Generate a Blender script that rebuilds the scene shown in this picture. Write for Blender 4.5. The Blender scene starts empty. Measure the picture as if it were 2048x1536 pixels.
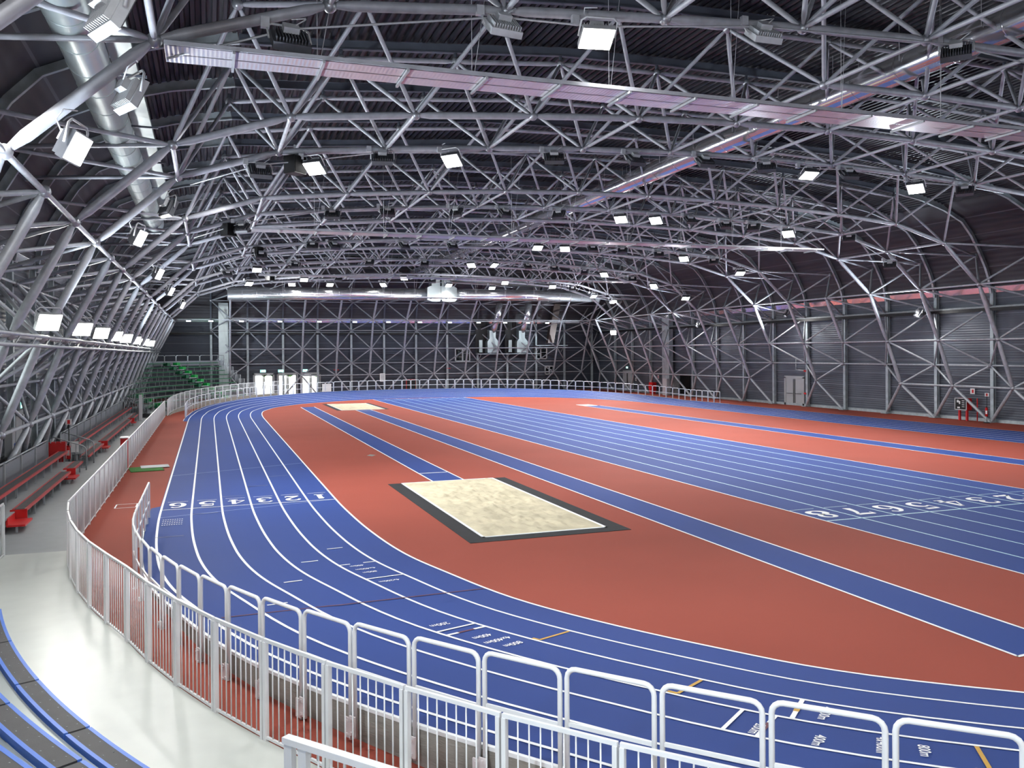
import bpy, math, random
from math import sin, cos, pi, radians as R, hypot, atan2
from mathutils import Vector, Matrix
random.seed(7)
SC = bpy.context.scene
ROOF_FILL = 4300
COL = SC.collection

# ------------------------------------------------------------------ words
ONES = ['', 'first', 'second', 'third', 'fourth', 'fifth', 'sixth', 'seventh', 'eighth', 'ninth', 'tenth', 'eleventh', 'twelfth',
        'thirteenth', 'fourteenth', 'fifteenth', 'sixteenth', 'seventeenth', 'eighteenth', 'nineteenth']
TENS = ['', '', 'twenty', 'thirty', 'forty', 'fifty', 'sixty', 'seventy', 'eighty', 'ninety']
TENTH = ['', '', 'twentieth', 'thirtieth', 'fortieth', 'fiftieth', 'sixtieth', 'seventieth', 'eightieth', 'ninetieth']
def ordw(n):
    if n < 20: return ONES[n]
    t, o = divmod(n, 10)
    return TENTH[t] if o == 0 else TENS[t] + '-' + ONES[o]

# ------------------------------------------------------------------ materials
def nodes_of(name):
    m = bpy.data.materials.new(name); m.use_nodes = True
    nt = m.node_tree; b = nt.nodes['Principled BSDF']
    return m, nt, b
def lin(c):
    return tuple(((v/12.92) if v <= .04045 else ((v+.055)/1.055)**2.4) for v in (x/255. for x in c)) + (1,)
def mat(name, rgb, rough=.5, metal=0., spec=.5, var=.08, scale=3., bump=0., bscale=60., stretch=(1,1,1), emit=None):
    m, nt, b = nodes_of(name)
    c = lin(rgb)
    tc = nt.nodes.new('ShaderNodeTexCoord'); mp = nt.nodes.new('ShaderNodeMapping'); mp.inputs['Scale'].default_value = stretch
    nt.links.new(tc.outputs['Object'], mp.inputs['Vector'])
    n = nt.nodes.new('ShaderNodeTexNoise'); n.inputs['Scale'].default_value = scale; n.inputs['Detail'].default_value = 2
    nt.links.new(mp.outputs[0], n.inputs['Vector'])
    rp = nt.nodes.new('ShaderNodeValToRGB')
    rp.color_ramp.elements[0].position = .25; rp.color_ramp.elements[1].position = .75
    rp.color_ramp.elements[0].color = tuple(max(0, v*(1-var)) for v in c[:3]) + (1,)
    rp.color_ramp.elements[1].color = tuple(min(1, v*(1+var)) for v in c[:3]) + (1,)
    nt.links.new(n.outputs['Fac'], rp.inputs[0]); nt.links.new(rp.outputs[0], b.inputs['Base Color'])
    b.inputs['Roughness'].default_value = rough; b.inputs['Metallic'].default_value = metal
    b.inputs['Specular IOR Level'].default_value = spec
    if bump > 0:
        n2 = nt.nodes.new('ShaderNodeTexNoise'); n2.inputs['Scale'].default_value = bscale; n2.inputs['Detail'].default_value = 1
        nt.links.new(mp.outputs[0], n2.inputs['Vector'])
        bp = nt.nodes.new('ShaderNodeBump'); bp.inputs['Strength'].default_value = bump; bp.inputs['Distance'].default_value = .02
        nt.links.new(n2.outputs['Fac'], bp.inputs['Height']); nt.links.new(bp.outputs[0], b.inputs['Normal'])
    if emit:
        b.inputs['Emission Color'].default_value = lin(emit[0]); b.inputs['Emission Strength'].default_value = emit[1]
    return m
def ribbed(name, rgb, rough, axis, pitch, strength, rgb2=None, metal=0., joint=None):
    """sheet cladding with horizontal (or other axis) ribs"""
    m, nt, b = nodes_of(name)
    tc = nt.nodes.new('ShaderNodeTexCoord'); sx = nt.nodes.new('ShaderNodeSeparateXYZ')
    nt.links.new(tc.outputs['Object'], sx.inputs[0])
    mul = nt.nodes.new('ShaderNodeMath'); mul.operation = 'MULTIPLY'; mul.inputs[1].default_value = 2*pi/pitch
    nt.links.new(sx.outputs['XYZ'.index(axis)], mul.inputs[0])
    sn = nt.nodes.new('ShaderNodeMath'); sn.operation = 'SINE'; nt.links.new(mul.outputs[0], sn.inputs[0])
    bp = nt.nodes.new('ShaderNodeBump'); bp.inputs['Strength'].default_value = strength; bp.inputs['Distance'].default_value = .03
    nt.links.new(sn.outputs[0], bp.inputs['Height']); nt.links.new(bp.outputs[0], b.inputs['Normal'])
    n = nt.nodes.new('ShaderNodeTexNoise'); n.inputs['Scale'].default_value = .6; n.inputs['Detail'].default_value = 2
    nt.links.new(tc.outputs['Object'], n.inputs['Vector'])
    rp = nt.nodes.new('ShaderNodeValToRGB')
    rp.color_ramp.elements[0].color = lin(rgb); rp.color_ramp.elements[1].color = lin(rgb2 or rgb)
    rp.color_ramp.elements[0].position = .3; rp.color_ramp.elements[1].position = .7
    nt.links.new(n.outputs['Fac'], rp.inputs[0])
    last = rp.outputs[0]
    if joint:
        md = nt.nodes.new('ShaderNodeMath'); md.operation = 'PINGPONG'; md.inputs[1].default_value = joint/2
        nt.links.new(sx.outputs['XYZ'.index(axis)], md.inputs[0])
        lt = nt.nodes.new('ShaderNodeMath'); lt.operation = 'LESS_THAN'; lt.inputs[1].default_value = .02
        nt.links.new(md.outputs[0], lt.inputs[0])
        mx = nt.nodes.new('ShaderNodeMixRGB'); mx.inputs[2].default_value = lin([min(255, v+45) for v in rgb])
        nt.links.new(lt.outputs[0], mx.inputs[0]); nt.links.new(last, mx.inputs[1]); last = mx.outputs[0]
    nt.links.new(last, b.inputs['Base Color'])
    b.inputs['Roughness'].default_value = rough; b.inputs['Metallic'].default_value = metal
    return m
def glow(name, rgb, strength):
    m, nt, b = nodes_of(name)
    b.inputs['Base Color'].default_value = lin(rgb); b.inputs['Emission Color'].default_value = lin(rgb)
    b.inputs['Emission Strength'].default_value = strength
    m.cycles.emission_sampling = 'NONE'
    return m
def glassmat(name):
    m, nt, b = nodes_of(name)
    out = nt.nodes['Material Output']
    tr = nt.nodes.new('ShaderNodeBsdfTransparent'); tr.inputs[0].default_value = (.93, .97, .95, 1)
    gl = nt.nodes.new('ShaderNodeBsdfGlossy'); gl.inputs['Roughness'].default_value = .03
    fr = nt.nodes.new('ShaderNodeFresnel'); fr.inputs[0].default_value = 1.45
    mx = nt.nodes.new('ShaderNodeMixShader')
    nt.links.new(fr.outputs[0], mx.inputs[0]); nt.links.new(tr.outputs[0], mx.inputs[1]); nt.links.new(gl.outputs[0], mx.inputs[2])
    nt.links.new(mx.outputs[0], out.inputs[0])
    return m
M = {}
M['red'] = mat('red_rubber', (154, 77, 64), .75, 0, .1, .05, .35, .25, 220)
M['blue'] = mat('blue_rubber', (44, 69, 136), .68, 0, .16, .05, .35, .25, 220)
M['line'] = mat('white_line_paint', (238, 240, 242), .55, 0, .4, .03, 8)
M['cyanline'] = mat('pale_cyan_line_paint', (190, 226, 236), .55, 0, .4, .03, 8)
M['faint'] = mat('thin_pale_blue_line', (150, 170, 220), .55, 0, .4, .05, 8)
M['yellow'] = mat('ochre_line_paint', (196, 152, 56), .6, 0, .4, .08, 30)
M['brown'] = mat('dark_red_line_paint', (96, 44, 58), .6, 0, .4, .08, 30)
M['greyline'] = mat('grey_line_paint', (112, 112, 128), .6, 0, .4, .08, 30)
M['sand'] = mat('pit_sand', (204, 194, 168), .95, 0, .1, .2, 1.1, 1., 7)
M['rubbermat'] = mat('black_rubber_mat', (34, 35, 39), .8, 0, .3, .18, 4, .2, 90)
M['steel'] = mat('galvanised_steel', (186, 190, 196), .42, .25, .5, .16, 5, .06, 40)
M['steel_shaded'] = mat('shaded_steel', (168, 170, 178), .48, .15, .5, .16, 4, .06, 40)  # same steel as the wall struts, darkened for the dimmer roof light
M['column'] = mat('column_galvanised', (176, 186, 190), .45, .3, .5, .2, 3, .05, 30)
M['beam'] = mat('dark_grey_painted_beam', (92, 97, 108), .5, .1, .4, .1, 2)
M['ball'] = mat('steel_ball_joint', (168, 170, 176), .35, .6, .5, .1, 8)
M['deck'] = ribbed('roof_deck_sheet', (36, 36, 44), .45, 'Y', 3.0, .05, (44, 44, 52), .2)
M['eave'] = ribbed('eave_sheet', (58, 58, 64), .55, 'Z', .3, .25, (66, 65, 70), .1, joint=1.0)
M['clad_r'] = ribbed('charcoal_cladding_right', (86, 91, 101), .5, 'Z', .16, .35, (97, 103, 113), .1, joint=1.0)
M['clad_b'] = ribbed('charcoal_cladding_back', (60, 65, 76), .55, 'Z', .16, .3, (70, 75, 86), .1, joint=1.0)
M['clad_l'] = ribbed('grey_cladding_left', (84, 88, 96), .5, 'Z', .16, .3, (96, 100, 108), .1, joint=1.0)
M['strip'] = mat('polished_metal_strip', (236, 236, 242), .2, .85, .5, .03, 2)
M['duct'] = mat('polished_duct_metal', (228, 228, 232), .16, .88, .5, .03, 1.5)
M['ductback'] = mat('polished_far_duct_metal', (226, 226, 230), .26, .85, .5, .03, 1.5)
M['duct_dull'] = mat('galvanised_duct_metal', (182, 192, 192), .36, .7, .5, .1, 1.2)
M['panelmetal'] = ribbed('ribbed_radiant_sheet', (222, 222, 228), .3, 'X', .08, .12, (228, 228, 232), .7)
M['white'] = mat('white_powder_coat', (236, 238, 240), .35, 0, .5, .03, 6)
M['offwhite'] = mat('pinkish_white_primer', (226, 218, 218), .5, 0, .4, .04, 12)
M['concrete'] = mat('grey_concrete', (146, 143, 136), .85, 0, .3, .16, 1.6, .3, 14, (1, 1, 4))
M['deck_pale'] = mat('pale_painted_deck', (212, 217, 211), .32, 0, .5, .035, 2.2, .05, 4)
M['deck_grey'] = mat('grey_painted_deck', (158, 163, 166), .5, 0, .4, .06, 2.5, .08, 20)
M['bluepaint'] = mat('bright_blue_paint', (74, 124, 222), .4, 0, .5, .05, 4)
M['darkseat'] = mat('dark_grey_seat_top', (74, 74, 76), .55, 0, .4, .1, 5, .15, 200)
M['redpaint'] = mat('bright_red_paint', (206, 30, 32), .42, 0, .5, .06, 4)
M['redseat'] = mat('dull_red_seat_edge', (190, 66, 66), .5, 0, .5, .06, 4)
M['greenpaint'] = mat('dark_green_paint', (22, 98, 62), .45, 0, .5, .1, 4)
M['greenseat'] = mat('green_seat_top', (58, 104, 82), .5, 0, .5, .1, 4)
M['greenbright'] = mat('bright_green_paint', (8, 150, 62), .45, 0, .5, .06, 4)
M['galv'] = mat('galvanised_tube', (172, 176, 180), .4, .5, .5, .1, 8)
M['mesh'] = mat('grey_perforated_sheet', (128, 132, 138), .55, .4, .5, .15, 40)
M['doorgrey'] = mat('pale_grey_door', (176, 178, 180), .5, 0, .4, .03, 2)
M['black'] = mat('black_plastic', (20, 20, 22), .5, 0, .4, .1, 5)
M['darkcase'] = mat('dark_grey_lamp_casing', (84, 86, 92), .5, .3, .5, .1, 10)
M['lightcase'] = mat('pale_grey_lamp_casing', (196, 198, 202), .45, .2, .5, .06, 10)
M['cable'] = mat('grey_conduit', (196, 198, 204), .45, .3, .5, .1, 10)
M['lens'] = glow('lit_led_lens', (255, 255, 252), 14.)
M['lensbig'] = glow('very_bright_led_lens', (255, 252, 236), 40.)
M['lensoff'] = mat('unlit_led_lens', (120, 122, 126), .2, 0, .6, .05, 10)
M['emer'] = glow('emergency_lamp_glow', (250, 252, 255), 3.)
M['exit'] = glow('exit_sign_green', (150, 235, 215), 1.6)
M['exitpic'] = glow('exit_sign_white_figure', (250, 255, 252), 2.2)
M['glass'] = glassmat('clear_glass')
M['paper'] = mat('white_sign', (236, 236, 236), .6, 0, .3, .02, 5)
M['signblue'] = mat('blue_sign', (46, 92, 176), .5, 0, .4, .03, 5)
M['turf'] = mat('artificial_grass', (76, 128, 66), .9, 0, .2, .3, 25, .6, 80)
M['outground'] = mat('pale_paving', (232, 230, 224), .9, 0, .2, .05, 1)
M['leaf'] = mat('hedge_leaves', (92, 140, 58), .8, 0, .3, .4, 4, .5, 8)
M['backing'] = mat('translucent_window_sheet', (226, 232, 236), .6, 0, .3, .03, 1, emit=((226, 234, 240), .55))
M['winframe'] = mat('pale_window_frame', (206, 210, 212), .5, 0, .4, .03, 3)
M['darkpane'] = mat('dark_window_pane', (16, 17, 20), .12, 0, .6, .05, 2)
M['shadowgap'] = mat('black_opening', (10, 10, 12), .8, 0, .2, .1, 2)
M['brownduct'] = mat('brown_lacquered_duct', (92, 80, 76), .35, .5, .5, .1, 2)

# ------------------------------------------------------------------ mesh builder
class MB:
    def __init__(s): s.v = []; s.f = []; s.sm = []
    def quad(s, a, b, c, d, smooth=False):
        i = len(s.v); s.v += [tuple(a), tuple(b), tuple(c), tuple(d)]; s.f.append((i, i+1, i+2, i+3)); s.sm.append(smooth)
    def poly(s, pts, smooth=False):
        i = len(s.v); s.v += [tuple(p) for p in pts]; s.f.append(tuple(range(i, i+len(pts)))); s.sm.append(smooth)
    def box(s, c, d, rz=0., mtx=None):
        i = len(s.v); hx, hy, hz = d[0]/2, d[1]/2, d[2]/2; cc, ss = cos(rz), sin(rz)
        for x, y, z in ((-hx,-hy,-hz),(hx,-hy,-hz),(hx,hy,-hz),(-hx,hy,-hz),(-hx,-hy,hz),(hx,-hy,hz),(hx,hy,hz),(-hx,hy,hz)):
            p = Vector((x*cc-y*ss, x*ss+y*cc, z))
            if mtx is not None: p = mtx @ Vector((x, y, z))
            s.v.append((p[0]+c[0], p[1]+c[1], p[2]+c[2]))
        for q in ((0,3,2,1),(4,5,6,7),(0,1,5,4),(1,2,6,5),(2,3,7,6),(3,0,4,7)):
            s.f.append(tuple(i+k for k in q)); s.sm.append(False)
        return s
    def bar(s, a, b, w, h):
        """rectangular bar from a to b, w across (horizontal), h up"""
        a = Vector(a); b = Vector(b); d = (b-a); L = d.length; d.normalize()
        up = Vector((0,0,1)) if abs(d.z) < .95 else Vector((0,1,0))
        x = d.cross(up).normalized(); u = x.cross(d).normalized()
        m = Matrix((d, x, u)).transposed()
        return s.box((a+b)/2, (L, w, h), mtx=m)
    def tube(s, a, b, r, n=8, r2=None, cap=True, taper=0., rt=.4):
        a = Vector(a); b = Vector(b); d = (b-a); L = d.length
        if L < 1e-6: return s
        d.normalize(); up = Vector((0,0,1)) if abs(d.z) < .9 else Vector((0,1,0))
        x = d.cross(up).normalized(); u = x.cross(d).normalized()
        st = [(0., r), (1., r if r2 is None else r2)]
        if taper > 0:
            t = taper/L; st = [(0., r*rt), (t, r), (1-t, r), (1., r*rt)]
        i0 = len(s.v)
        for t, rr in st:
            p = a + d*(L*t)
            for k in range(n):
                an = 2*pi*k/n; s.v.append(tuple(p + x*(rr*cos(an)) + u*(rr*sin(an))))
        for j in range(len(st)-1):
            for k in range(n):
                s.f.append((i0+j*n+k, i0+j*n+(k+1) % n, i0+(j+1)*n+(k+1) % n, i0+(j+1)*n+k)); s.sm.append(True)
        if cap:
            s.f.append(tuple(i0+k for k in range(n))[::-1]); s.sm.append(False)
            e = i0+(len(st)-1)*n; s.f.append(tuple(e+k for k in range(n))); s.sm.append(False)
        return s
    def path(s, pts, r, n=8, closed=False):
        pts = [Vector(p) for p in pts]; N = len(pts); i0 = len(s.v); x = None
        for i, p in enumerate(pts):
            if closed: d = pts[(i+1) % N]-pts[i-1]
            else: d = pts[min(i+1, N-1)]-pts[max(i-1, 0)]
            d.normalize()
            if x is None:
                up = Vector((0,0,1)) if abs(d.z) < .9 else Vector((0,1,0)); x = d.cross(up).normalized()
            else: x = (x - d*x.dot(d)).normalized()
            u = x.cross(d).normalized()
            for k in range(n):
                an = 2*pi*k/n; s.v.append(tuple(p + x*(r*cos(an)) + u*(r*sin(an))))
        for j in range(N if closed else N-1):
            j2 = (j+1) % N
            for k in range(n):
                s.f.append((i0+j*n+k, i0+j*n+(k+1) % n, i0+j2*n+(k+1) % n, i0+j2*n+k)); s.sm.append(True)
        if not closed:
            s.f.append(tuple(i0+k for k in range(n))[::-1]); s.sm.append(False)
            e = i0+(N-1)*n; s.f.append(tuple(e+k for k in range(n))); s.sm.append(False)
        return s
    def ball(s, c, r, n=8, m=5, sq=(1,1,1)):
        i0 = len(s.v)
        for j in range(m+1):
            th = pi*j/m
            for k in range(n):
                an = 2*pi*k/n
                s.v.append((c[0]+sq[0]*r*sin(th)*cos(an), c[1]+sq[1]*r*sin(th)*sin(an), c[2]+sq[2]*r*cos(th)))
        for j in range(m):
            for k in range(n):
                s.f.append((i0+j*n+k, i0+(j+1)*n+k, i0+(j+1)*n+(k+1) % n, i0+j*n+(k+1) % n)); s.sm.append(True)
        return s
    def ribbon(s, A, B, smooth=True, closed=False):
        i0 = len(s.v); n = len(A)
        for a, b in zip(A, B): s.v += [tuple(a), tuple(b)]
        for k in range(n if closed else n-1):
            k2 = (k+1) % n
            s.f.append((i0+2*k, i0+2*k+1, i0+2*k2+1, i0+2*k2)); s.sm.append(smooth)
        return s
    def prism(s, pts, ax, a, b):
        """extrude 2-D polygon (list of (u,v)) along axis ax from a to b; u,v are the remaining axes in order"""
        def P(u, v, t):
            return {'X': (t, u, v), 'Y': (u, t, v), 'Z': (u, v, t)}[ax]
        n = len(pts); i0 = len(s.v)
        s.v += [P(u, v, a) for u, v in pts] + [P(u, v, b) for u, v in pts]
        s.f.append(tuple(i0+k for k in range(n))); s.sm.append(False)
        s.f.append(tuple(i0+n+k for k in range(n))[::-1]); s.sm.append(False)
        for k in range(n):
            s.f.append((i0+k, i0+n+k, i0+n+(k+1) % n, i0+(k+1) % n)); s.sm.append(False)
        return s
    def mesh(s, name, m):
        me = bpy.data.meshes.new(name); me.from_pydata(s.v, [], s.f); me.update()
        me.polygons.foreach_set('use_smooth', s.sm)
        if m is not None: me.materials.append(m)
        return me

def put(name, me, parent=None, loc=None, rz=None):
    o = bpy.data.objects.new(name, me); COL.objects.link(o)
    if parent is not None: o.parent = parent
    if loc is not None: o.location = loc
    if rz is not None: o.rotation_euler = (0, 0, rz)
    return o
def part(name, mb, m, parent, loc=None, label=None):
    o = put(name, mb.mesh(name, m), parent, loc)
    if label: o['label'] = label
    return o
def thing(name, label, cat, loc=(0,0,0), rz=0., group=None):
    o = bpy.data.objects.new(name, None); COL.objects.link(o); o.empty_display_size = .2
    o.location = loc; o.rotation_euler = (0, 0, rz); o['label'] = label; o['category'] = cat
    if group: o['group'] = group
    return o
def tag(o, label, cat, group=None, kind=None):
    o['label'] = label; o['category'] = cat
    if group: o['group'] = group
    if kind: o['kind'] = kind
    return o
def struct(name, mb, m, label, cat, parent=None):
    o = put(name, mb.mesh(name, m), parent)
    if parent is None: tag(o, label, cat, kind='structure')
    return o
def dup(root, loc, rz, label, group=None):
    r = root.copy(); COL.objects.link(r); r.location = loc; r.rotation_euler = (0, 0, rz); r['label'] = label
    if group: r['group'] = group
    for ch in list(root.children):
        c = ch.copy(); COL.objects.link(c); c.parent = r
        for g in list(ch.children):
            d = g.copy(); COL.objects.link(d); d.parent = c
    return r

# ------------------------------------------------------------------ dimensions
Y0, BAY = 41.05, 4.487
CX, CN, CF = 21.06, 22.0, 71.0            # track centre line x, near and far bend centres
XL, XR, YB, YN = -6.8, 47.3, 99.4, -10.0   # column lines left / right / back, front end of the hall
LW = .87
INNER = [(-6.02,2.28),(-4.88,5.25),(-3.33,8.28),(-.88,10.52),(2.32,11.57),(6.0,11.94),(9.83,12.25),(13.62,12.5),(17.45,12.66),(21.35,12.71),
         (25.32,12.67),(29.35,12.55),(33.42,12.33),(37.51,11.99),(41.08,11.02),(43.80,8.64),(45.33,5.33),(46.53,2.30)]
OUT = [(-6.8,0.),(-6.8,3.66),(-6.8,7.45),(-5.6,10.65),(.8,13.75),(4.1,14.2),(7.92,14.5),(11.75,14.83),(15.58,14.92),(19.45,14.95),
       (23.35,14.95),(27.35,14.87),(31.4,14.72),(35.5,14.45),(39.5,14.05),(46.1,10.65),(47.3,7.45),(47.3,3.66),(47.3,0.)]
# inner node k sits between outer nodes k and k+1
assert len(OUT) == len(INNER)+1

def curve_pts(P, n):
    """Catmull-Rom through P"""
    out = []
    for i in range(len(P)-1):
        p0, p1, p2, p3 = P[max(i-1,0)], P[i], P[i+1], P[min(i+2,len(P)-1)]
        for k in range(n):
            t = k/n
            out.append(tuple(.5*((2*p1[a])+(-p0[a]+p2[a])*t+(2*p0[a]-5*p1[a]+4*p2[a]-p3[a])*t*t+(-p0[a]+3*p1[a]-3*p2[a]+p3[a])*t**3) for a in range(len(p1))))
    out.append(tuple(P[-1])); return out

# ------------------------------------------------------------------ TRACK
Q = [(3.84,28.5),(3.86,26),(3.98,22.8),(4.25,19.9),(4.72,17.75),(5.62,14.85),(7.36,11.78),(9.35,9.4),(13.75,6.35),(17.3,5.1),(21.06,4.7)]
quad = curve_pts(Q, 7)                                   # straight -> apex, near left
ring = [(3.84, y) for y in (64.5, 58, 52, 46.5, 41, 35)]   # left straight, going toward the camera
loop = []
nearl = quad
loop += [(3.84, 46.5), (3.84, 40), (3.84, 34)] + nearl
loop += [(2*CX-x, y) for x, y in nearl[::-1][1:]] + [(2*CX-3.84, 34), (2*CX-3.84, 40)]
half = loop
loop = half + [(2*CX-x, 93-y) for x, y in half]          # rotate by 180 degrees for the far half
NL = len(loop)
def bank(x, y):
    c = CN if y < 46.5 else CF
    dy = (c-y) if y < 46.5 else (y-c)
    ph = math.degrees(atan2(dy, abs(CX-x)))
    if ph <= 2: return 0.
    return .72*sin(R(min((ph-2)/75, 1.)*90))
def inbend(y): return y < 28.3 or y > 64.7
SECT = []
for i, p in enumerate(loop):
    a, b = loop[i-1], loop[(i+1) % NL]
    d = Vector((b[0]-a[0], b[1]-a[1])).normalized()
    n = Vector((d.y, -d.x))
    if n.dot(Vector((p[0]-CX, p[1]-min(max(p[1], CN), CF)))) < 0: n = -n
    SECT.append((Vector(p), n, bank(*p)))
def tp(i, off, dz=0.):
    p, n, B = SECT[i % NL]
    q = p + n*off
    return (q.x, q.y, max(0., B*off/5.45) + dz)
mb = MB(); mb.quad((XL-1, YN-1, 0), (XR+1, YN-1, 0), (XR+1, YB+1, 0), (XL-1, YB+1, 0))
fl = struct('floor', mb, M['red'], 'red rubber sports floor of the whole hall', 'floor')

track = thing('running_track', 'blue six-lane oval running track with white lane lines', 'running track', (CX, 46.5, 0))
def loc_part(name, mb, m, parent, label=None):
    """world-coordinate mesh under a thing at an offset"""
    L = parent.location; mb.v = [(v[0]-L[0], v[1]-L[1], v[2]-L[2]) for v in mb.v]
    return part(name, mb, m, parent, label=label)
mb = MB()
A = [tp(i, -.03, .006) for i in range(NL)]; B = [tp(i, 2.6, .006) for i in range(NL)]; C = [tp(i, 5.52 if inbend(SECT[i][0].y) else 5.27, .006) for i in range(NL)]
mb.ribbon(A, B, closed=True); mb.ribbon(B, C, closed=True)
loc_part('lane_surface', mb, M['blue'], track)
for k in range(7):
    mb = MB(); o = k*LW
    mb.ribbon([tp(i, o-.03, .014) for i in range(NL)], [tp(i, o+.03, .014) for i in range(NL)], closed=True)
    loc_part('lane_line', mb, M['line'], track)

# marks across the lanes -------------------------------------------------
def flat(mb, x0, y0, x1, y1, w, z=.016):
    d = Vector((x1-x0, y1-y0)).normalized(); n = Vector((-d.y, d.x))*(w/2)
    mb.quad((x0+n.x, y0+n.y, z), (x0-n.x, y0-n.y, z), (x1-n.x, y1-n.y, z), (x1+n.x, y1+n.y, z))
XO = 3.84-6*LW
mb = MB(); flat(mb, XO, 27.75, 3.84, 27.75, .05); loc_part('finish_line', mb, M['line'], track)
mb = MB(); flat(mb, XO, 26.45, 3.7, 27.72, .03); loc_part('stagger_line', mb, M['faint'], track)
mb = MB(); flat(mb, XO, 35.5, 3.84, 37.6, .035); loc_part('stagger_line', mb, M['faint'], track)
for k in range(6):
    xc = 3.84-(k+.5)*LW
    mb = MB(); flat(mb, xc-.3, 29.25-.02*k, xc+.3, 29.25-.02*k, .03); loc_part('tick_line', mb, M['line'], track)
# grey cut lines staggered through the lanes
for k, (y, t) in enumerate([(33.9, 1), (31.6, 2), (29.6, 3), (26.7, 4), (23.6, 5)]):
    mb = MB(); flat(mb, 3.84-(t+.95)*LW, y, 3.84-(t+.15)*LW, y+.05, .035); loc_part('hurdle_mark', mb, M['greyline'], track)
# fat-face digits from variable width strokes (unit box 0..1 x 0..1)
DIG = {
 '1': [[(.28,.78,.05),(.42,.86,.12)], [(.5,1.,.30),(.5,.0,.30)], [(.22,.03,.10),(.78,.03,.10)]],
 '2': [[(.14,.72,.16),(.2,.9,.16),(.5,.99,.1),(.78,.86,.24),(.8,.66,.26),(.6,.44,.16),(.3,.22,.12),(.12,.06,.1)], [(.12,.06,.18),(.5,.1,.22),(.82,.06,.16),(.9,.24,.07)]],
 '3': [[(.14,.78,.16),(.26,.95,.12),(.52,.99,.1),(.76,.86,.22),(.74,.64,.22),(.46,.53,.08)], [(.46,.53,.08),(.78,.42,.22),(.84,.2,.24),(.56,.02,.1),(.24,.06,.13),(.12,.22,.18)]],
 '4': [[(.66,1.,.24),(.66,.0,.24)], [(.62,.98,.07),(.06,.32,.07)], [(.04,.3,.09),(.98,.3,.09)], [(.42,.02,.07),(.9,.02,.07)]],
 '5': [[(.2,.96,.14),(.84,.96,.16)], [(.2,.96,.07),(.2,.54,.07)], [(.2,.54,.07),(.5,.64,.12),(.8,.48,.26),(.8,.22,.26),(.52,.02,.12),(.22,.06,.14),(.12,.22,.18)]],
 '6': [[(.84,.86,.14),(.66,.98,.1),(.42,.92,.14),(.22,.66,.26),(.2,.34,.28),(.34,.08,.14),(.54,.02,.08),(.8,.14,.24),(.84,.38,.24),(.62,.56,.09),(.38,.5,.08)]],
 '7': [[(.08,.94,.16),(.5,.9,.2),(.92,.94,.14)], [(.08,.95,.07),(.08,.7,.07)], [(.9,.92,.08),(.6,.54,.2),(.46,.0,.32)]],
 '8': [[(.5,.53,.12),(.24,.66,.2),(.24,.86,.2),(.5,.98,.09),(.76,.86,.2),(.76,.66,.2),(.5,.53,.12),(.18,.38,.26),(.18,.16,.24),(.5,.02,.1),(.82,.16,.24),(.82,.38,.26),(.5,.53,.12)]],
}
def digit(ch, cx, cy, w, h, z, flip=True):
    mb = MB()
    for st in DIG[ch]:
        P = curve_pts(st, 5) if len(st) > 2 else st
        Lf, Rt = [], []
        for i, p in enumerate(P):
            a = P[max(i-1, 0)]; b = P[min(i+1, len(P)-1)]
            dx, dy = (b[0]-a[0]), (b[1]-a[1]); l = hypot(dx, dy) or 1
            nx, ny = -dy/l*p[2]/2, dx/l*p[2]/2
            for sgn, lst in ((1, Lf), (-1, Rt)):
                u, v = p[0]+sgn*nx-.5, p[1]+sgn*ny-.5
                if flip: u, v = -u, -v
                lst.append((cx+u*w, cy+v*h, z))
        mb.ribbon(Lf, Rt, smooth=False)
    return mb
for k in range(6):
    loc_part('lane_number', digit(str(k+1), 3.84-(k+.5)*LW+.02, 28.45, .54, .84, .02), M['line'], track)

def text_mesh(txt, size):
    cu = bpy.data.curves.new('txt', 'FONT'); cu.body = txt; cu.size = size; cu.align_x = 'CENTER'; cu.offset = size*.012
    ob = bpy.data.objects.new('txt', cu); COL.objects.link(ob)
    dg = bpy.context.evaluated_depsgraph_get(); me = ob.evaluated_get(dg).to_mesh()
    v = [tuple(q.co) for q in me.vertices]; f = [tuple(p.vertices) for p in me.polygons]
    ob.evaluated_get(dg).to_mesh_clear(); bpy.data.objects.remove(ob); bpy.data.curves.remove(cu)
    return v, f
def lane_frame(ph, off):
    """point and directions in the near bend at angle ph (deg from the left straight), distance off from the inner line"""
    best = None
    for i in range(NL):
        p, n, B = SECT[i]
        if p.y > 30 or p.x > CX: continue
        a = math.degrees(atan2(CN-p.y, CX-p.x))
        if best is None or abs(a-ph) < best[0]: best = (abs(a-ph), i)
    i = best[1]; p, n, B = SECT[i]
    # refine along the tangent
    a = math.degrees(atan2(CN-p.y, CX-p.x)); t = Vector((-n.y, n.x))
    if t.y > 0: t = -t
    q = p + t*(R(ph-a)*(CN and 17.2))
    return q, n, t, B
def bend_mark(name, m, ph, off0, off1, w, parent, lead=0.):
    q, n, t, B = lane_frame(ph, 0); mb = MB()
    a = q+n*off0; b = q+n*off1; h = t*(w/2)
    z0, z1 = B*off0/5.45+.017, B*off1/5.45+.017
    mb.quad((a.x+h.x, a.y+h.y, z0), (a.x-h.x, a.y-h.y, z0), (b.x-h.x, b.y-h.y, z1), (b.x+h.x, b.y+h.y, z1))
    if lead:
        c = b + t*lead; g = n*(w*.6)
        mb.quad((b.x+g.x, b.y+g.y, z1), (b.x-g.x, b.y-g.y, z1), (c.x-g.x, c.y-g.y, z1), (c.x+g.x, c.y+g.y, z1))
    return loc_part(name, mb, m, parent)
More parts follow.
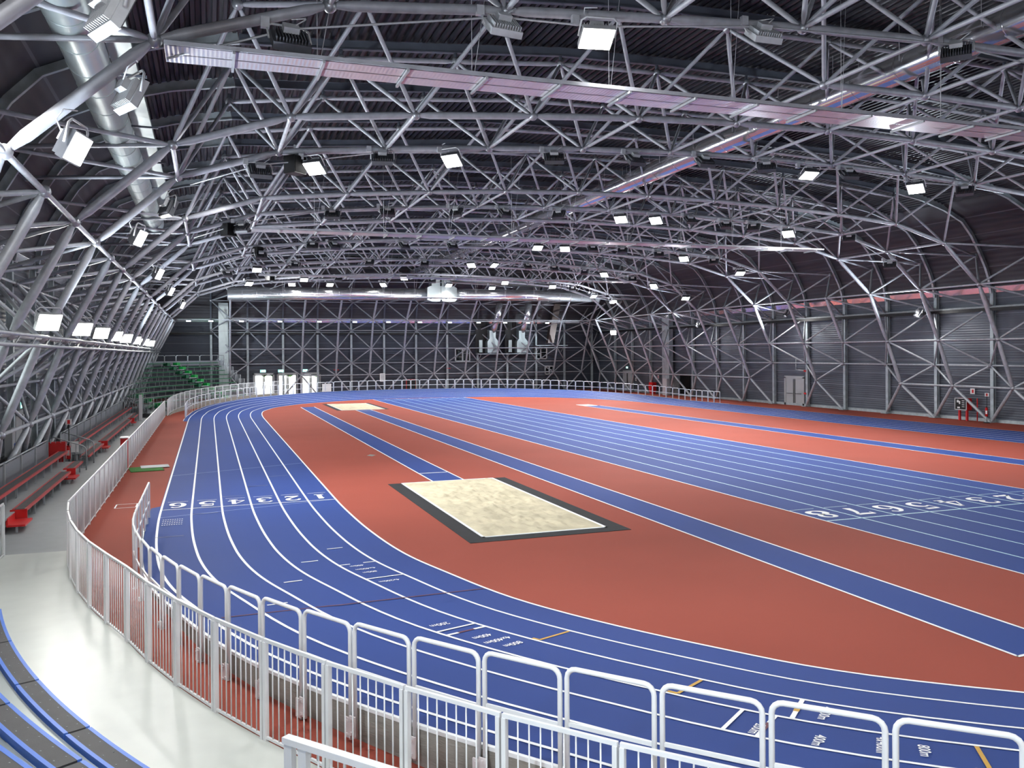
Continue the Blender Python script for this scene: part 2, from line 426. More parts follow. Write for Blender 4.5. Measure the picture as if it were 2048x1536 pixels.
def bend_text(txt, ph, off, size, parent):
    v, f = text_mesh(txt, size); q, n, t, B = lane_frame(ph, 0); mb = MB()
    for x, y, z in v:
        o = off + x                       # text runs outward, read from the far side
        p = q + n*o + t*(y)
        mb.v.append((p.x, p.y, B*o/5.45+.018))
    mb.f = [fc[::-1] for fc in f]; mb.sm = [False]*len(f)
    return loc_part('distance_mark', mb, M['line'], parent)
def ph_of(x, y): return math.degrees(atan2(CN-y, CX-x))
# little stagger dashes in the lanes
for ph, off in ((4., 1.5*LW), (7.5, 2.5*LW), (12.2, 3.5*LW), (17.5, 4.5*LW)):
    bend_mark('stagger_dash', M['line'], ph, off-.18, off+.2, .05, track)
# start marks with their distances
bend_mark('start_mark', M['line'], 9.6, LW, 1.35*LW, .05, track); bend_mark('start_mark', M['line'], 9.6, 1.7*LW, 2*LW, .05, track)
bend_text('400m', 10.1, 1.62*LW, .14, track); bend_text('4x400m', 11.2, 1.55*LW, .14, track); bend_text('800m', 12.2, 1.6*LW, .14, track)
bend_mark('start_mark', M['line'], 14.2, LW, 2*LW, .05, track); bend_text('4x200m', 15.3, 1.6*LW, .14, track)
bend_mark('start_mark', M['line'], 26.2, 2*LW, 3*LW, .05, track); bend_mark('start_mark', M['line'], 27., 2*LW, 2.3*LW, .06, track)
bend_mark('start_mark', M['brown'], 27., 2.3*LW, 2.7*LW, .05, track); bend_mark('start_mark', M['line'], 27., 2.7*LW, 3*LW, .06, track)
bend_text('200m', 25.2, 2.6*LW, .17, track); bend_text('400m', 28.0, 2.55*LW, .17, track); bend_text('4x400m', 29.0, 2.5*LW, .17, track); bend_text('800m', 29.9, 2.5*LW, .17, track)
bend_mark('start_mark', M['line'], 41.6, 3*LW, 4*LW, .05, track); bend_mark('start_mark', M['line'], 42.9, 3.7*LW, 4*LW, .06, track)
bend_mark('start_mark', M['brown'], 42.9, 3.35*LW, 3.7*LW, .06, track); bend_mark('start_mark', M['line'], 42.9, 3*LW, 3.35*LW, .06, track)
bend_mark('start_mark', M['line'], 43.0, 2*LW, 2.3*LW, .06, track); bend_mark('start_mark', M['yellow'], 43.0, 2.3*LW, 2.65*LW, .07, track); bend_mark('start_mark', M['line'], 43.0, 2.65*LW, 3*LW, .06, track)
bend_text('4x200m', 43.9, 2.5*LW, .17, track); bend_text('200m', 42.5, 3.7*LW, .17, track); bend_text('400m', 44.1, 3.7*LW, .17, track)
bend_text('4x400m', 45.6, 3.5*LW, .17, track); bend_text('800m', 46.5, 3.5*LW, .17, track)
for ph, k in ((30.5, 1), (39.4, 2), (48.2, 3), (56.4, 4)):
    bend_mark('relay_mark', M['yellow'], ph, k*LW+.05, (k+1)*LW-.05, .05, track, lead=-.14)
mb = MB()
L0 = [(.2, 15.35), (5.5, 17.9)]
prev = None
for k in range(13):
    t = k/12; off = 5.0*(1-t)+.05; q, n, tt, B = lane_frame(18.8+t*1.6, 0); p = q+n*off
    cur = (p, B*off/5.45+.0165, tt)
    if prev is not None:
        h = tt*.02
        mb.quad((prev[0].x+h.x, prev[0].y+h.y, prev[1]), (prev[0].x-h.x, prev[0].y-h.y, prev[1]), (p.x-h.x, p.y-h.y, cur[1]), (p.x+h.x, p.y+h.y, cur[1]))
    prev = cur
loc_part('break_line', mb, M['brown'], track)
for k in range(4):
    mb = MB()
    for i in range(9): flat(mb, -1.25+.062*i, 26.05-.26*k, -1.215+.062*i, 26.05-.26*k, .06, .018)
    loc_part('distance_mark', mb, M['line'], track)

# sprint straight
sprint = thing('sprint_straight', 'broad blue eight-lane sprint straight through the middle of the floor', 'running track', (20.865, 46.5, 0))
SX = 15.985
mb = MB(); mb.quad((SX, 6.2, .003), (SX+9.76, 6.2, .003), (SX+9.76, 87.6, .003), (SX, 87.6, .003)); loc_part('lane_surface', mb, M['blue'], sprint)
for k in range(9):
    edge = k in (0, 8); mb = MB(); x = SX+k*1.22; w = .03 if edge else .028
    mb.quad((x-w, 6.2, .005), (x+w, 6.2, .005), (x+w, 87.5, .005), (x-w, 87.5, .005)); loc_part('lane_line', mb, M['line'] if edge else M['cyanline'], sprint)
mb = MB(); flat(mb, SX, 19.1, SX+9.76, 19.1, .07, .007); loc_part('start_line', mb, M['cyanline'], sprint)
for k in range(8):
    xc = SX+(k+.5)*1.22
    loc_part('lane_number', digit(str(8-k), xc-.05, 19.95, .7, .95, .009), M['line'], sprint)
    mb = MB(); flat(mb, xc-.55, 20.75, xc+.3, 20.75, .035, .007); loc_part('tick_line', mb, M['cyanline'], sprint)
    for yy in (84.6, 86.2):
        mb = MB(); flat(mb, xc-.45, yy, xc+.45, yy, .12, .007); loc_part('tick_line', mb, M['cyanline'], sprint)

# jumping pits and runways
def pit(x0, y0, x1, y1, o, label, near):
    t = thing('sand_pit', label, 'sand pit', ((x0+x1)/2, (y0+y1)/2, 0), 0, 'jumping pits')
    ox0, ox1 = x0-o, x1+o
    mb = MB()
    yb0, yb1 = (y0-o, y1) if near else (y0, y1+o)
    for a, b, c, d in ((ox0, yb0, x0, yb1), (x1, yb0, ox1, yb1), (x0, (y0-o if near else y1), x1, (y0 if near else y1+o))):
        mb.box(((a+c)/2, (b+d)/2, .004), (c-a, d-b, .012))
    loc_part('rubber_border', mb, M['rubbermat'], t)
    mb = MB()
    for a, b, c, d in ((x0, y0, x0+.07, y1), (x1-.07, y0, x1, y1), (x0, y0, x1, y0+.07), (x0, y1-.07, x1, y1)):
        mb.box(((a+c)/2, (b+d)/2, .012), (c-a, d-b, .02))
    loc_part('edge_kerb', mb, M['white'], t)
    mb = MB(); nx, ny = 60, 150; rnd = random.Random(3); idx = []
    import mathutils.noise as mn
    for j in range(ny+1):
        for i in range(nx+1):
            x = x0+.07+(x1-x0-.14)*i/nx; y = y0+.07+(y1-y0-.14)*j/ny
            e = min(i, nx-i, j*1.0, ny-j, 4)/4
            cen = max(0, 1-((i/nx-.5)/.55)**2)*max(0, 1-((j/ny-.5)/.6)**2)
            h = .012+e*(.05*(mn.noise((x*1.3, y*1.3, 0))+.5)+(.02+.06*cen)*mn.noise((x*4.5, y*3.2, 3))+.03*cen*mn.noise((x*9, y*7, 5)))*(1 if near else .6)
            mb.v.append((x, y, max(.008, h)))
    for j in range(ny):
        for i in range(nx):
            a = j*(nx+1)+i; mb.f.append((a, a+1, a+nx+2, a+nx+1)); mb.sm.append(True)
    loc_part('sand', mb, M['sand'], t)
pit(6.52, 20.55, 10.02, 30.27, .47, 'near long jump sand pit with black rubber border', True)
pit(10.45, 71.55, 14.1, 81.0, .36, 'distant sand pit beside the far bend', False)
def runway(x0, y0, x1, y1, label, board=None, taper=False, box=None):
    t = thing('jump_runway', label, 'runway', ((x0+x1)/2, (y0+y1)/2, 0), 0, 'blue jumping runways')
    mb = MB(); mb.quad((x0, y0, .004), (x1, y0+(.0 if not taper else .12), .004), (x1, y1, .004), (x0, y1, .004)); loc_part('runway_surface', mb, M['blue'], t)
    for x in (x0, x1):
        mb = MB(); flat(mb, x, y0, x, y1, .06, .007); loc_part('side_line', mb, M['line'], t)
    if taper:
        mb = MB(); flat(mb, x0-.02, y0, x1, y0+.08, .06, .007); loc_part('end_line', mb, M['line'], t)
    if board:
        mb = MB(); flat(mb, x0, board, x1, board, .09, .009); loc_part('takeoff_board', mb, M['line'], t)
    if box:
        mb = MB(); mb.box(((x0+x1)/2-.1, box, .01), (1.25, 1.9, .012)); loc_part('vault_box', mb, M['white'], t)
runway(7.72, 30.3, 8.9, 77.5, 'blue runway ending at the near sand pit', board=32.5)
runway(11.6, 9.6, 12.85, 71.5, 'long blue runway leading to the distant sand pit', board=70.2, taper=True)
runway(31.0, 8.0, 32.5, 68.0, 'narrow blue runway beyond the sprint straight with white box at its end', box=68.9)
mb = MB(); mb.box((-2.45, 38.1, .015), (1.25, 1.5, .02), .15); g = part('green_pad', mb, M['turf'], None); tag(g, 'green artificial grass mat lying on red strip by the fence', 'mat')
mb = MB(); mb.box((-2.15, 38.75, .032), (1.1, .9, .012), .1); g = part('grey_pad', mb, M['mesh'], None); tag(g, 'grey sheet lying across the green grass mat', 'mat')
def outline(name, label, x, y, w, d, m, ww=.04):
    mb = MB()
    for a, b, c, e in ((x, y, x+w, y), (x, y+d, x+w, y+d), (x, y, x, y+d), (x+w, y, x+w, y+d)): flat(mb, a, b, c, e, ww, .004)
    tag(part(name, mb, m, None), label, 'floor marking')
outline('floor_marking', 'small white outlined rectangle painted on the red strip', -2.75, 28.7, .6, .7, M['line'])
mb = MB(); mb.quad((6.85, 39.2, .003), (7.05, 38.85, .003), (7.3, 39.3, .003), (7.1, 39.65, .003)); tag(part('floor_marking', mb, M['concrete'], None), 'pale diamond floor plate beside the first runway', 'floor marking')

# retaining wall round the raised bends ------------------------------------
for far in (False, True):
    w = thing('retaining_wall', 'low concrete wall under the %s banked bend' % ('far' if far else 'near'), 'wall', (CX, CF if far else CN, 0))
    idx = [i for i in range(NL) if (SECT[i][0].y > 65 if far else SECT[i][0].y < 28)]
    # make the list contiguous
    k0 = next(k for k in range(len(idx)) if (idx[k]-1) % NL not in idx); idx = idx[k0:]+idx[:k0]
    mb = MB(); t0 = [tp(i, 5.50, .0) for i in idx]; t1 = [tp(i, 5.57, 0) for i in idx]
    t1 = [(a[0], a[1], b[2]) for a, b in zip(t1, t0)]
    mb.ribbon(t0, t1); mb.ribbon(t1, [(a[0], a[1], -.02) for a in t1], smooth=False); mb.ribbon([(a[0], a[1], -.02) for a in t0], t0)
    loc_part('concrete_wall', mb, M['concrete'], w)
    mb = MB(); a0 = [(tp(i, 5.53)[0], tp(i, 5.53)[1], z[2]+.014) for i, z in zip(idx, t0)]; a1 = [(tp(i, 5.578)[0], tp(i, 5.578)[1], z[2]+.014) for i, z in zip(idx, t0)]
    mb.ribbon(a0, a1); mb.ribbon(a1, [(a[0], a[1], a[2]-.045) for a in a1], smooth=False)
    loc_part('edge_cap', mb, M['white'], w)

# ------------------------------------------------------------------ hoop railings round the bends
def make_hoop():
    t = thing('hoop_railing', '', 'railing', (0,0,0), 0, 'white hoop railings round the bends')
    w, h, r = .46, 1.03, .1
    pts = [(-w, 0, -.36), (-w, 0, h-r)] + [(-w+r-r*cos(a), 0, h-r+r*sin(a)) for a in (pi/8, pi/4, 3*pi/8, pi/2)]
    pts += [(w-r+r*sin(a), 0, h-r+r*cos(a)) for a in (0, pi/8, pi/4, 3*pi/8)] + [(w, 0, h-r), (w, 0, -.36)]
    part('hoop_tube', MB().path(pts, .027, 8), M['white'], t)
    part('mid_rail', MB().bar((-w, 0, .47), (w, 0, .47), .025, .04), M['white'], t)
    for s in (-1, 1):
        mb = MB(); mb.box((s*(w-.0), -.045, -.2), (.1, .02, .24)); mb.box((s*w, -.06, -.12), (.03, .02, .03)); mb.box((s*w, -.06, -.28), (.03, .02, .03))
        part('fixing_plate', mb, M['offwhite'], t)
    return t
hoop0 = make_hoop()
RH = 22.70
def on_bend(s, far, r=RH):
    """arclength s measured from the start of the left end of a bend; negative is on the straight. Returns x,y,tangent angle,z"""
    ph = s/r; L = pi*r; c = CF if far else CN; sg = 1 if far else -1
    if s < 0: x, y, ta = CX-r, c-sg*(-s)*1.0, 90*sg
    elif ph > pi: x, y, ta = CX+r, c-sg*(s-L), -90*sg
    else: x, y, ta = CX-r*cos(ph), c+sg*r*sin(ph), (90-math.degrees(ph))*sg
    return x, y, R(ta), bank(x, y)
cnt = 0; first = True
for far, s0, n in ((False, -4.7, 29), (True, -4.0, 80)):
    for k in range(n):
        s = s0+k+.5*.0
        x, y, ta, z = on_bend(s+.5, far)
        if far: lab = 'white hoop railing on the far bend, %s counting from its left end' % ordw(k+1)
        else: lab = 'white hoop railing on the near bend, %s counting from its left end' % ordw(k+1)
        rz = ta if not far else ta+pi
        rz = ta+pi if not far else ta
        # outward side must be the local -y side
        ox, oy = x-CX, y-(CF if far else CN)
        if s+.5 < 0 or s+.5 > pi*RH: oy = 0
        ly = (-sin(rz), cos(rz))
        if ly[0]*ox+ly[1]*oy > 0: rz += pi
        if first: hoop0.location = (x, y, z); hoop0.rotation_euler = (0, 0, rz); hoop0['label'] = lab; first = False
        else: dup(hoop0, (x, y, z), rz, lab)

# ------------------------------------------------------------------ baluster fence panels
def make_panel(L, name='fence_panel', nb=8, h=1.25, m='white', grp='white baluster fence panels along the walkway'):
    t = thing(name, '', 'fence panel', (0,0,0), 0, grp)
    hw = L/2-.012
    part('top_rail', MB().bar((-hw, 0, h-.02), (hw, 0, h-.02), .035, .04), M[m], t)
    part('bottom_rail', MB().bar((-hw, 0, .05), (hw, 0, .05), .03, .03), M[m], t)
    for s in (-1, 1):
        part('post', MB().box((s*(hw-.022), 0, h/2-.02), (.045, .06, h-.04)), M[m], t)
    for k in range(nb):
        x = -hw+.045+(2*hw-.09)*(k+1)/(nb+1)
        part('baluster', MB().tube((x, 0, .05), (x, 0, h-.04), .0085, 6), M[m], t)
    return t
RF = 23.35
def rf(a):
    d = math.degrees(a); return RF+(.9*(16-d)/18 if d < 16 else 0.)
dphi = 1.22/RF
fp0 = make_panel(1.22); first = True
k = 0; ph = R(-1.1)
while ph < R(57):
    a0, a1 = ph, ph+dphi; k += 1
    pa = (CX-rf(a0)*cos(a0), CN-rf(a0)*sin(a0)); pb = (CX-rf(a1)*cos(a1), CN-rf(a1)*sin(a1)); x, y = (pa[0]+pb[0])/2, (pa[1]+pb[1])/2; rz = atan2(pb[1]-pa[1], pb[0]-pa[0])
    lab = 'white baluster fence panel curving round the near walkway, %s from its left end' % ordw(k)
    if first: fp0.location = (x, y, 0); fp0.rotation_euler = (0, 0, rz); fp0['label'] = lab; first = False
    else: dup(fp0, (x, y, 0), rz, lab)
    ph += dphi
n = 39
for k in range(n):
    y = 22.55+1.23*(k+.5)
    dup(fp0, (-3.16, y, 0), pi/2, 'white fence panel on the straight beside the red strip, %s from the near end' % ordw(k+1))
RFF = 24.05; ph = R(-.3); k = 0; d2 = 1.22/RFF
pl = thing('retaining_wall', 'low concrete plinth under the white fence at the far corner', 'wall', (CX-RFF, CF, 0)); A_, B_, C_ = [], [], []
while ph < R(53):
    a = ph+d2/2; x = CX-RFF*cos(a); y = CF+RFF*sin(a); k += 1
    z = .75*sin(R(min(max(math.degrees(a)-0, 0)/60, 1)*90))
    dup(fp0, (x, y, z), atan2(cos(a), sin(a)), 'white fence panel before the green stand, %s counting from the left' % ordw(k))
    A_.append((x, y, z+.01)); n_ = (cos(a), -sin(a)); B_.append((x+n_[0]*.12, y+n_[1]*.12, z+.01)); C_.append((x+n_[0]*.12, y+n_[1]*.12, -.02))
    ph += d2
mb = MB(); mb.ribbon(A_, B_); mb.ribbon(B_, C_, smooth=False); mb.ribbon([(a[0], a[1], -.02) for a in A_], A_); loc_part('concrete_wall', mb, M['concrete'], pl)
dup(fp0, (-4.57, 22.25, 0), pi/2, 'white fence panel cut off at the left edge beside the first red step')
# red boxed end post on the fence
t = thing('gate_post_box', 'red box on the white fence beside the grey walkway', 'box', (-3.28, 38.4, 0))
part('box_body', MB().box((0, 0, .66), (.26, .55, 1.3)), M['redpaint'], t); part('box_lid', MB().box((0, 0, 1.33), (.3, .6, .04)), M['white'], t)

# ------------------------------------------------------------------ walkway decks (structure)
mb = MB(); n = 60
P0 = [(CX-rf(R(-2+62*k/n))*cos(R(-2+62*k/n)), CN-rf(R(-2+62*k/n))*sin(R(-2+62*k/n)), .012) for k in range(n+1)]
P1 = [(CX-27.6*cos(R(-2+62*k/n)), CN-27.6*sin(R(-2+62*k/n)), .012) for k in range(n+1)]
mb.ribbon(P0, P1, smooth=False)
struct('floor', mb, M['deck_pale'], 'pale glossy walkway deck curving along the near fence', 'floor')
mb = MB(); mb.quad((XL, 22.75, .01), (-3.18, 22.75, .01), (-3.18, 73, .01), (XL, 73, .01))
struct('floor', mb, M['deck_grey'], 'grey walkway floor along the red benches', 'floor')
mb = MB(); n = 40
P0 = [(CX-24.1*cos(R(2+52*k/n)), CF+24.1*sin(R(2+52*k/n)), .012) for k in range(n+1)]; P1 = [(CX-31*cos(R(2+52*k/n)), CF+31*sin(R(2+52*k/n)), .012) for k in range(n+1)]
P1 = [(max(x, XL), min(y, YB), z) for x, y, z in P1]
mb.ribbon(P0, P1, smooth=False); struct('floor', mb, M['deck_grey'], 'grey floor below the green stand', 'floor')

# ------------------------------------------------------------------ near blue benches
def bench_seg(r, z, a0, a1, c, label, grp, m_edge, m_top, far=False, w=.28, bolts=True, legs=True, base=0.):
    """curved seat segment; angles in degrees round a bend centre"""
    am = R((a0+a1)/2); sg = 1 if far else -1
    X, Y = CX-r*cos(am), c+sg*r*sin(am)
    t = thing('stadium_bench', label, 'bench', (X, Y, base), 0, grp)
    def arc(rr, zz, n=6): return [(CX-rr*cos(R(a0+(a1-a0)*k/n)), c+sg*rr*sin(R(a0+(a1-a0)*k/n)), zz) for k in range(n+1)]
    def slab(r0, r1, z0, z1):
        mb = MB(); a, b, d, e = arc(r0, z1), arc(r1, z1), arc(r0, z0), arc(r1, z0)
        mb.ribbon(a, b); mb.ribbon(d, a); mb.ribbon(b, e); mb.ribbon(e, d); mb.quad(a[0], b[0], e[0], d[0]); mb.quad(a[-1], b[-1], e[-1], d[-1]); return mb
    e = .045
    loc_part('front_edge', slab(r, r+e, z-.07, z), m_edge, t); loc_part('rear_edge', slab(r+w-e, r+w, z-.09, z), m_edge, t)
    loc_part('seat_top', slab(r+e, r+w-e, z-.03, z-.002), m_top, t)
    if bolts:
        mb = MB()
        for f in (.08, .24, .42, .58, .76, .92):
            for rr in (r+.085, r+w-.085):
                a = R(a0+(a1-a0)*f); mb.ball((CX-rr*cos(a), c+sg*rr*sin(a), z), .009, 6, 4, (1, 1, .5))
        loc_part('bolts', mb, M['galv'], t)
    if legs:
        for f in (.12, .88):
            a = R(a0+(a1-a0)*f); rr = r+w/2; p = (CX-rr*cos(a), c+sg*rr*sin(a))
            loc_part('leg', MB().bar((p[0], p[1], base), (p[0], p[1], z-.03), .05, .05), M['galv'], t)
    return t
seg = 4.55
NB = ['front', 'second', 'third']
for row, (r, z) in enumerate(((25.02, .45), (25.76, .87), (26.5, 1.3))):
    a = {0: 13.0, 1: 17.2, 2: 20.6}[row]; end = {0: 60, 1: 60, 2: 33.3}[row]; k = 0
    while a < end-1:
        a1 = min(a+seg*(25.0/r), end); k += 1
        bench_seg(r, z, a+.05, a1-.05, CN, 'blue-edged dark bench plank, %s row, %s from its far end' % (NB[row], ordw(k)), 'blue benches beside the near walkway', M['bluepaint'], M['darkseat'], base=max(0, .40*row-.0) if row else 0.)
        a = a1
    # galvanised step under the next row
    if row < 2:
        mb = MB(); n = 40; z1 = .40*(row+1)
        i0 = [(CX-(r+.30)*cos(R(15+45*k/n)), CN-(r+.30)*sin(R(15+45*k/n)), z1) for k in range(n+1)]
        i1 = [(CX-(r+1.1)*cos(R(15+45*k/n)), CN-(r+1.1)*sin(R(15+45*k/n)), z1) for k in range(n+1)]
        mb.ribbon(i0, i1, smooth=False); mb.ribbon([(a_[0], a_[1], 0) for a_ in i0], i0, smooth=False)
        tag(part('stand_step', mb, M['duct_dull'], None), 'galvanised metal step behind the %s row of blue benches' % NB[row], 'step')
mb = MB(); a = R(33.5); mb.box((CX-26.64*cos(a), CN-26.64*sin(a), 1.05), (.5, .06, .55), pi/2-a+pi/2)
tag(part('bench_end', mb, M['bluepaint'], None), 'dark blue end board closing the third bench row', 'end board')
# white aisle guard at the bottom of the frame
g = thing('aisle_guard', 'white guard rail with flat top in the bottom foreground', 'railing', (.65, 8.21, 0))
d = Vector((1.32-.65, 7.39-8.21, 0)).normalized()
rz = atan2(d.y, d.x)
g.rotation_euler = (0, 0, rz)
part('top_rail', MB().box((1.5, 0, 1.09), (3.0, .09, .06)), M['white'], g)
for x in (.06, .24, 1.6, 2.95): part('post', MB().box((x, 0, .54), (.1 if x < .3 else .06, .06, 1.06)), M['white'], g)
for k in range(16):
    x = .42+.155*k; part('baluster', MB().tube((x, 0, .05), (x, 0, 1.07), .009, 6), M['white'], g)
part('bottom_rail', MB().box((1.5, 0, .06), (3.0, .04, .04)), M['white'], g)

# ------------------------------------------------------------------ STEEL SPACE FRAME
def yj(j): return Y0+BAY*j+(.65 if j < -5.2 and j % 1 else 0.)
NI = len(INNER)
def wallnode(k): return k < 3 or k >= NI-3
BALL = MB().ball((0,0,0), .15, 8, 6).mesh('ball_joint', M['ball'])
MESHC = {}
def tube_obj(name, a, b, r, m, parent, taper=.45, n=8):
    """strut between two local points; equal struts share one mesh"""
    key = (name, tuple(round(q, 3) for q in a), tuple(round(q, 3) for q in b), r, m.name)
    me = MESHC.get(key)
    if me is None:
        me = MB().tube(a, b, r, n, taper=taper, cap=False, rt=.45).mesh(name, m); MESHC[key] = me
    return put(name, me, parent)
def arch_place(j):
    # words that point to the arch in the picture
    return j
ARCHES = []
def build_arch(j, lo, hi, skip, label, tie):
    """inner chord arch at row j+.5 with nodes lo..hi (index lists), braces to the outer rows j and j+1"""
    y = yj(j+.5)
    t = thing('roof_arch', label, 'steel roof arch', (20.25, y, 0), 0, 'tubular steel roof arches')
    P = lambda k, dy=0.: (INNER[k][0]-20.25, dy, INNER[k][1])
    O = lambda k, dy: (OUT[k][0]-20.25, dy*BAY+(Y0+BAY*(j+.5)-y), OUT[k][1])
    ks = [k for a, b in zip(lo, hi) for k in range(a, b+1)]
    for k in ks:
        wn = wallnode(k)
        if (k, 'v') in skip: continue
        b = put('ball_joint', BALL, t, P(k))
        right = k > NI/2
        ms = M['steel'] if wn else M['steel_shaded']
        if k+1 in ks and (k+1, 'v') not in skip:
            tube_obj('chord', P(k), P(k+1), .125 if (wn or wallnode(k+1)) else .115, M['steel'] if (wn and wallnode(k+1)) else M['steel_shaded'], t)
        if tie.get(k): tube_obj('tie', P(k), P(k, BAY*tie[k]), .065, ms, t, .3)
        for kk in (k, k+1):
            for sy in (-.5, .5):
                vbase = (k in (0, NI-1)) and kk in (0, len(OUT)-1)
                tube_obj('brace', P(k), O(kk, sy), .10 if vbase else .066, ms, t, .35)
    return t
STRONG = [-7, -6, -4, -3, -1, 0, 1, 3, 4, 6, 7, 9, 10]
WEAK = [-5, -2, 2, 5, 8, 11, 12]
allj = sorted(STRONG+WEAK)
# which nodes each arch owns
own = {}
for j in allj:
    if j in STRONG: own[j] = set(range(NI))
    else: own[j] = {0, 1, 2, NI-3, NI-2, NI-1}
    if j == -5: own[j] |= {8, 9, 10, 11, 12, 13, 14}
skip = {4: {(NI-1, 'v')}, 2: {(NI-1, 'v')}}
vis = [j for j in allj if j >= -6]
for j in allj:
    s = own[j]; runs = []
    for k in sorted(s):
        if runs and runs[-1][1] == k-1: runs[-1][1] = k
        else: runs.append([k, k])
    tie = {}
    for k in s:
        if j+1 in own and k in own[j+1] and not ((k, 'v') in skip.get(j, ()) or (k, 'v') in skip.get(j+1, ())): tie[k] = 1
    full = j in STRONG
    if j == -7: lab = 'tubular steel roof arch nearest overhead, mostly above the top of the picture'
    else: lab = ('full tubular steel arch spanning the hall, %s of all arch rows from the front' if full else 'broken tubular arch row with only wall struts, %s of all rows from the front') % ordw(vis.index(j)+1)
    ARCHES.append(build_arch(j, [r[0] for r in runs], [r[1] for r in runs], skip.get(j, ()), lab, tie))

# outer rows: columns, bent rafters, chord tubes
RAFT = [(47.3,8.3),(47.15,9.2),(46.85,9.95),(46.35,10.85),(45.7,11.9),(44.9,12.75),(43.5,13.4),(41.6,13.95),(39.5,14.3)]
RAFT_R = RAFT+[(35.5,14.72),(31.4,14.98),(27.35,15.13),(23.35,15.21)]
ROOFLINE = [(40.5-x, z) for x, z in RAFT_R][:9]+[(4.1,14.47),(7.92,14.78),(11.75,15.1),(15.58,15.19),(19.45,15.21)]+RAFT_R[::-1]
def build_rafter(j, label):
    y = yj(j)
    t = thing('roof_rafter', label, 'steel rafter frame', (20.25, y, 0), 0, 'outer steel rafter frames')
    for s in (0, 1):
        x = (XR+.12 if s else XL-.12)-20.25; mb = MB()
        mb.box((x, 0, 4.4), (.03, .24, 8.8)).box((x+.2*(1 if s else -1), 0, 4.4), (.03, .24, 8.8)).box((x+.1*(1 if s else -1), 0, 4.4), (.2, .03, 8.8))
        part('column', mb, M['column'], t)
        mb = MB(); mb.box((x-.12*(1 if s else -1), 0, .04), (.5, .5, .06)); part('base_plate', mb, M['galv'], t)
    # eaves beams (bent) and roof beam
    def ibeam(P, m, name, hh=.34, w=.16):
        mb = MB()
        up = [(x, z+hh) for x, z in P]
        # follow the normal
        n = len(P); N = []
        for i in range(n):
            a, b = P[max(i-1, 0)], P[min(i+1, n-1)]; dx, dz = b[0]-a[0], b[1]-a[1]; l = hypot(dx, dz); N.append((-dz/l, dx/l))
        sg = 1
        if N[n//2][1] < 0: sg = -1
        q = [(p[0]+sg*n_[0]*hh, p[1]+sg*n_[1]*hh) for p, n_ in zip(P, N)]
        for (e, wd) in ((P, w), (q, w)):
            mb.ribbon([(x-20.25, -wd/2, z) for x, z in e], [(x-20.25, wd/2, z) for x, z in e])
        mb.ribbon([(x-20.25, 0, z) for x, z in P], [(x-20.25, 0, z) for x, z in q])
        for sd in (-1, 1):
            mb.ribbon([(x-20.25, sd*w/2, z) for x, z in P], [(x-20.25+sg*n_[0]*.03, sd*w/2, z+sg*n_[1]*.03) for (x, z), n_ in zip(P, N)])
        return part(name, mb, m, t)
    ibeam(RAFT[::-1], M['column'], 'eaves_beam'); ibeam([(40.5-x, z) for x, z in RAFT[::-1]][::1], M['column'], 'eaves_beam')
    ibeam(ROOFLINE[8:-8], M['beam'], 'roof_beam', .3)
    for k in range(4, len(OUT)-5):
        a, b = OUT[k], OUT[k+1]
        tube_obj('chord', (a[0]-20.25, 0, a[1]), (b[0]-20.25, 0, b[1]), .085, M['steel_shaded'], t, .35)
    for k in list(range(3, len(OUT)-3)):
        a = OUT[k]; put('ball_joint', BALL, t, (a[0]-20.25, 0, a[1]))
        if 4 <= k <= len(OUT)-5: tube_obj('stub', (a[0]-20.25, 0, a[1]), (a[0]-20.25, 0, a[1]+.3), .06, M['beam'], t, 0.01)
    for x, z in ((XL, 3.66), (XR, 3.66), (XL, 7.45), (XR, 7.45)):
        put('ball_joint', BALL, t, (x-20.25, 0, z))
        tube_obj('girt', (x-20.25, 0, z), (x-20.25, BAY, z), .055, M['steel'], t, .3)
    return t
for j in range(-7, 13):
    build_rafter(j, 'outer rafter frame with wall columns, %s from the front' % ordw(j+8))

# back wall lattice
BK_IN = [(YB-.77,2.30),(YB-1.97,5.33),(YB-3.5,8.64),(YB-6.22,11.02)]
BK_OUT = [(YB,0.),(YB,3.66),(YB,7.45),(YB-1.2,10.65),(YB-7.8,13.9)]
BX0, BST = 13.8, 3.85
for i in range(-3, 9):
    x = BX0+BST*i
    t = thing('back_wall_truss', 'slender leaning lattice truss on the back wall, %s from the left' % ordw(i+4), 'steel wall truss', (x, YB, 0), 0, 'back wall lattice trusses')  # truss of the back wall, reaching up to the eaves
    P = lambda k, dx=0.: (dx, BK_IN[k][0]-YB, BK_IN[k][1]); O = lambda k, dx: (dx, BK_OUT[k][0]-YB, BK_OUT[k][1])
    doors = i in (-2,)
    for k in range(4):
        if doors and k == 0: continue
        put('ball_joint', BALL, t, P(k))
        if k < 3: tube_obj('chord', P(k), P(k+1), .11, M['steel_shaded'], t)
        if i < 8 and not (k == 0 and i in (-3,)): tube_obj('tie', P(k), P(k, BST), .06, M['steel_shaded'], t, .3)
        for kk in (k, k+1):
            for sx in (-.5, .5): tube_obj('brace', P(k), O(kk, sx*BST), .07 if not (k == 0 and kk == 0) else .085, M['steel_shaded'], t, .35)
